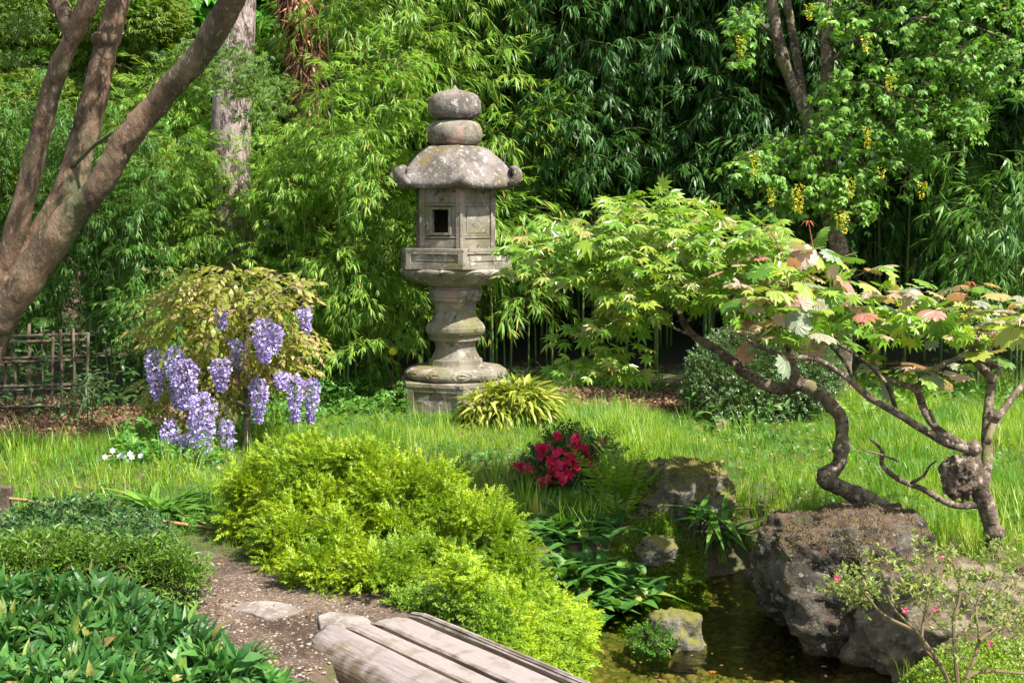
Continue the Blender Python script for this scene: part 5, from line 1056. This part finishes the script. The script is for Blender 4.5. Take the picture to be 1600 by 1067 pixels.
tv = np.vstack([inpoly(170, polyV, 5.45, 6.6), inpoly(10, [(1340, 560), (1480, 570), (1470, 590), (1350, 585)], 5.9, 6.4), inpoly(7, [(1200, 375), (1350, 400), (1340, 425), (1200, 400)], 5.8, 6.2)])
k = rng.integers(0, len(tv), 340); of2 = rng.normal(size=(340, 3)) * np.array([.05, .06, .02]); pv = tv[k] + of2
D = norm(of2) + rng.normal(size=of2.shape) * .3 + np.array([0, -.2, -.12]); vlv = multi(VL, pv, frames(D, np.array([.05, -.06, 1.]) + rng.normal(size=D.shape) * .2), rng.uniform(.5, 1.05, len(pv)))
p5 = inpoly(280, [(1130, 500), (1180, 400), (1300, 440), (1460, 470), (1620, 490), (1600, 530), (1450, 530), (1250, 530)], 5.6, 6.8)
D = rng.normal(size=p5.shape) + [0, -.3, -.3]; sml = multi(ML, p5, frames(D, np.array([.05, -.35, 1.]) + rng.normal(size=D.shape) * .3), rng.uniform(.6, 1.1, len(p5))); sml.M = np.where(sml.M == 0, 2, 1)
tw = grow(wn2, tv, kr=.011, maxr=.008); tw.M[:] = 1
mesh('crown', off(comb([vlv, sml, tw]), tb), [M['vine'], M['twig'], M['maple']], m2)
rb = comb([leaf(.05, .012, 3, .9, .2, .7).xf(rotZ(a) @ rotX(.2)) for a in np.linspace(0, 2 * pi, 8)[:-1]])
for L_ in [[(1277, 425), (1270, 385), (1263, 345)], [(1512, 500), (1518, 470), (1516, 440)], [(1400, 500), (1405, 480), (1412, 455)], [(1225, 400), (1215, 380), (1205, 365)]]:
    pts = pp2(L_, 0); mesh('shoot', off(comb([tube(pts, [.003, .0025, .002], 5, 2), rb.xf(frames(np.array([[0, 1., 0]]), np.array([[0, 0, 1.]]))[0], pts[-1], .8)]), tb), M['redbud'], m2)

# ------------------------------------------------------------------ laburnum
lb = thing('laburnum_tree', (*P(1312, 610, 11.2)[:2], .0), 'laburnum tree with light green leaves and drooping yellow flowers', 'tree'); tb = np.array(lb.location)
LYY = 11.2
tt = [tube(pixpath([(1316, 640, LYY), (1315, 480, LYY), (1311, 390, LYY), (1300, 350, LYY), (1292, 300, LYY), (1272, 215, LYY), (1256, 165, LYY), (1235, 125, LYY), (1217, 65, LYY), (1205, 0, LYY), (1190, -90, LYY)]), np.array([17, 15, 14, 14, 14, 13, 11, 9, 9, 8, 7]) / 178., 14, 5, .12, 8),
      tube(pixpath([(1292, 290, LYY), (1296, 220, 11.15), (1293, 150, 11.15), (1292, 70, 11.1), (1290, 0, 11.1), (1290, -90, 11)]), np.array([13, 11, 10, 10, 9, 7]) / 178., 12, 5, .12, 8), tube(pixpath([(1256, 165, LYY), (1245, 90, 11.3), (1230, 0, 11.3), (1225, -60, 11.3)]), np.array([8, 7, 6, 5]) / 178., 10, 4, .1)]
lbr = [pixpath(L_) for L_ in [[(1292, 250, 11.15), (1240, 220, 10.9), (1180, 235, 10.7), (1145, 250, 10.6)], [(1293, 150, 11.1), (1350, 130, 10.8), (1430, 160, 10.6), (1500, 200, 10.6)], [(1292, 100, 11.1), (1380, 40, 10.8), (1480, 30, 10.7), (1570, 60, 10.6)], [(1296, 230, 11.1), (1350, 240, 10.8), (1410, 260, 10.6), (1440, 290, 10.6)], [(1217, 65, 11.2), (1180, 30, 10.9), (1150, 20, 10.8)], [(1290, 40, 11.1), (1400, -30, 10.8), (1540, -60, 10.8), (1600, 20, 10.8)], [(1300, 340, 11.2), (1330, 320, 10.9), (1350, 345, 10.8)]]]
tt += [tube(p_, np.linspace(.02, .006, len(p_)), 6, 4, .1) for p_ in lbr]
mesh('trunk', off(comb(tt), tb), M['bark_gnarl'], lb, True)
LF = []
for _ in range(5):
    gs = []
    for i_ in range(6):
        a = rng.uniform(0, 6.28); b0 = np.array([rng.normal() * .03, rng.uniform(0, .13), rng.normal() * .02]); d = norm(np.array([cos(a), .5, sin(a) * .5 - .4])); tip = b0 + d * .05
        for da in (-.9, 0, .9): gs.append(leaf(.062, .03, 2, .25, .2, .9, mid=True).xf(frames(d[None], np.array([[0, 0, 1.]]))[0] @ rotZ(da) @ rotX(-.2), tip))
        gs.append(tube([b0, tip], [.001, .001], 3, 1, cap=False, m=1))
    LF.append(comb(gs))
polys = [([(1140, 260), (1165, 235), (1210, 205), (1250, 215), (1260, 260), (1200, 290), (1145, 290)], 90), ([(1190, 300), (1260, 290), (1270, 320), (1200, 330)], 26), ([(1270, 150), (1340, 70), (1400, 90), (1460, 60), (1560, 110), (1540, 190), (1440, 270), (1450, 300), (1370, 290), (1300, 250)], 330), ([(1140, 10), (1180, 0), (1180, 50), (1165, 110), (1145, 80)], 34),
         ([(1270, 0), (1600, -40), (1620, 140), (1560, 150), (1470, 60), (1330, 70)], 220), ([(1290, 260), (1370, 250), (1360, 350), (1320, 360), (1290, 300)], 60), ([(1280, -20), (1640, -40), (1640, -200), (1240, -200)], 260), ([(1230, 330), (1260, 180), (1290, 200), (1290, 330)], 30)]
pq = np.vstack([inpoly(n_2, po, 10.35, 11.1) for po, n_2 in polys]); D = rng.normal(size=pq.shape) * np.array([1, 1, .4]) + np.array([0, -.2, -.25])
tw = grow([q_ for p_ in lbr for q_ in nodes_of(p_, .01, 14)], pq[::3], kr=.006); tw.M[:] = 1
mesh('crown', off(comb([multi(LF, pq, frames(D, np.array([.1, -.5, 1.]) + rng.normal(size=D.shape) * .3), rng.uniform(.7, 1.15, len(pq))), tw]), tb), [M['lab'], M['twig']], lb)
pet_y = [leaf(.017, .015, 2, .4, .3, 1.0, mid=False)]
for a, b_, h in [(1180, 240, 32), (1251, 288, 42), (1243, 292, 34), (1356, 195, 34), (1441, 285, 24), (1330, 278, 30), (1321, 330, 32), (1205, 295, 28), (1157, 55, 30), (1353, 55, 24), (1265, 8, 22), (1390, 118, 24), (1378, 262, 16), (1312, 335, 22)]:
    n_2 = h * 3; t_ = rng.uniform(0, 1, n_2); aa = rng.uniform(0, 6.28, n_2); rr = .034 * (1 - .6 * t_); L_ = h / 184.; pz_ = np.column_stack([np.cos(aa) * rr, np.sin(aa) * rr, -L_ * t_]) + P(a, b_, 10.2)
    mesh('flower_cluster', off(multi(pet_y, pz_, frames(rng.normal(size=(n_2, 3)), rng.normal(size=(n_2, 3))), rng.uniform(.6, 1.1, n_2)), tb), M['yellowfl'], lb)

# ------------------------------------------------------------------ grass
def gblade(L, W, bend): return leaf(L, W * 1.1, 3, bend, .0, .35, mid=False)
GB = [gblade(.12, .0055, b_) for b_ in (.15, .45, .8, 1.2)]; GT = []
for _ in range(6):
    k = 9; a = rng.uniform(0, 6.28, k); D = np.column_stack([np.cos(a) * .5, np.sin(a) * .5, rng.uniform(.5, 1.3, k)]); GT.append(multi(GB, rng.normal(size=(k, 3)) * np.array([.012, .012, 0]), frames(D, np.column_stack([np.cos(a), np.sin(a), np.ones(k)])), rng.uniform(.5, 1.2, k)))
n = 80000; q = np.column_stack([rng.uniform(-4.6, 5.0, n), 4.9 + 7.3 * rng.uniform(0, 1, n) ** .85]); s_ = sdist(q[:, 0], q[:, 1], pond)
keep = (s_ > .05) & (np.abs(q[:, 0]) < q[:, 1] * .43 + .3)
pathp = np.array([Q(a, b_)[:2] for a, b_ in [(290, 878), (350, 882), (640, 960), (740, 1067), (300, 1067), (270, 930)]]); keep &= sdist(q[:, 0], q[:, 1], pathp) > 0
for po in ([(-200, 697), (150, 697), (260, 690), (340, 665), (640, 645), (640, 560), (-200, 560)], [(-100, 1200), (-100, 870), (300, 870), (440, 1067)], [(865, 640), (1110, 668), (1125, 600), (865, 600)]):
    keep &= sdist(q[:, 0], q[:, 1], np.array([Q(a, b_)[:2] for a, b_ in po])) > rng.uniform(-.25, .1, n)
keep &= ~((q[:, 0] < .55) & (q[:, 1] < 6.3 - .8 * (q[:, 0] < -1.0)) & (q[:, 0] > -1.6))
q = q[keep]; shortg = np.where((q[:, 0] < -1.1) & (q[:, 1] < 6.75), .45, 1.) * np.where(np.hypot(q[:, 0] - Q(792, 668)[0], q[:, 1] - Q(792, 668)[1] + .2) < .45, .6, 1.) * np.where((q[:, 0] > -1.1) & (q[:, 0] < -.1) & (q[:, 1] > 9.7), .7, 1); hh = .34 + .45 * (fbm(np.column_stack([q * 1.1, q[:, 0] * 0]), 2) + .4) + .12 * (q[:, 0] > .8) + .9 * (rng.uniform(0, 1, len(q)) > .94) * (fbm(np.column_stack([q * 2.3, q[:, 0] * 0 + 4]), 2) > 0)
a = rng.uniform(0, 6.28, len(q)); D = np.column_stack([np.sin(a), np.cos(a), rng.normal(size=len(q)) * .1])
tag(mesh('grass', multi(GT, np.column_stack([q, ground(q[:, 0], q[:, 1]) - .005]), frames(D, np.array([0, 0, 1.]) + rng.normal(size=(len(q), 3)) * .15), np.clip(hh, .38, 1.6) * shortg), M['grass']), 'long bright green lawn grass', 'grass', kind='stuff')

lawnp = [Q(-60, 830)[:2], Q(-60, 700)[:2], Q(250, 700)[:2], Q(400, 660)[:2], Q(900, 640)[:2], Q(1600, 640)[:2], Q(1700, 860)[:2], Q(1200, 800)[:2], Q(960, 720)[:2], Q(700, 760)[:2], Q(380, 780)[:2], Q(340, 840)[:2]]
carpet('clover', lawnp, 16000, [comb([leaf(.02, .018, 2, .2, .2, 1.2).xf(rotZ(a) @ rotX(.1)) for a in np.radians([0, 120, 240])])], M['herb'], 'low clover and weeds growing through the lawn', h=.05, s=(.7, 1.5), world=True, cat='clover', clumpy=1.6)
carpet('fallen_leaves', lawnp, 500, [leaf(.04, .025, 2, .3, .3, 1.)], M['litter'], 'scattered dry leaves lying on the lawn', h=.06, world=True, cat='leaves')
pthp = [(a_, b_) for a_, b_ in [Q(285, 872)[:2], Q(380, 878)[:2], Q(600, 960)[:2], (-.75, 4.2), (-.6, 3.9), (-1.1, 3.9), (-1.2, 4.6)]]
carpet('fallen_leaves', pthp, 260, [leaf(.028, .014, 2, .3, .3, 1.), leaf(.05, .005, 2, .3, .3, .7)], M['litter'], 'dry leaves and twigs on the brown path', h=.012, world=True, cat='leaves')
q = rng.uniform([-1.4, 3.9], [-.2, 5.6], (5000, 2)); q = q[sdist(q[:, 0], q[:, 1], np.array(pthp)) < 0]; D = rng.normal(size=(len(q), 3)); D[:, 2] *= .15
tag(mesh('grit', multi(peb, np.column_stack([q, ground(q[:, 0], q[:, 1]) + .006]), frames(D, [0, 0, 1.]), rng.uniform(.0015, .005, len(q)) * rng.choice([1, 1, 1, 2.2], len(q))), surfmat('path_grit', [(0, 0, 0, 0, (.30, .24, .19)), (20, 3, .45, .6, (.16, .12, .09))], .9, .2)), 'loose grit and small stones on the path', 'grit', kind='stuff')
# ------------------------------------------------------------------ light, sky, camera
SE = 54
SUN = norm(np.array([.78, -.56, 0])) * cos(radians(SE)) + np.array([0, 0, sin(radians(SE))])
ld = bpy.data.lights.new('sun', 'SUN'); ld.energy = 5.0; ld.angle = radians(.5); ld.color = (1, .95, .86)
lo_ = bpy.data.objects.new('sun', ld); COL.objects.link(lo_); lo_.location = (5, -5, 12)
from mathutils import Vector
lo_.rotation_euler = Vector(SUN).to_track_quat('Z', 'Y').to_euler()
w = bpy.data.worlds.new('World'); sc.world = w; w.use_nodes = True; nt = w.node_tree; nt.nodes.clear()
sky = nt.nodes.new('ShaderNodeTexSky'); sky.sky_type = 'NISHITA'; sky.sun_disc = False; sky.sun_elevation = radians(SE); sky.sun_rotation = atan2(SUN[0], SUN[1])
bg = nt.nodes.new('ShaderNodeBackground'); bg.inputs[1].default_value = .115; ou = nt.nodes.new('ShaderNodeOutputWorld'); hs = nt.nodes.new('ShaderNodeHueSaturation'); hs.inputs['Saturation'].default_value = .55; nt.links.new(sky.outputs[0], hs.inputs['Color']); nt.links.new(hs.outputs[0], bg.inputs[0]); nt.links.new(bg.outputs[0], ou.inputs[0])
cd = bpy.data.cameras.new('camera'); cam = bpy.data.objects.new('camera', cd); COL.objects.link(cam); cd.sensor_width = 36; cd.lens = F / 1600 * 36; cd.clip_end = 500
cam.location = (0, 0, HCAM); cam.rotation_euler = (pi / 2 - TH, 0, 0); sc.camera = cam
sc.view_settings.view_transform = 'Standard'; sc.view_settings.look = 'None'; sc.view_settings.exposure = 1.22; sc.view_settings.gamma = 1
sc.cycles.max_bounces = 8; sc.cycles.diffuse_bounces = 3; sc.cycles.glossy_bounces = 3; sc.cycles.transmission_bounces = 4; sc.cycles.transparent_max_bounces = 6; sc.cycles.use_denoising = True
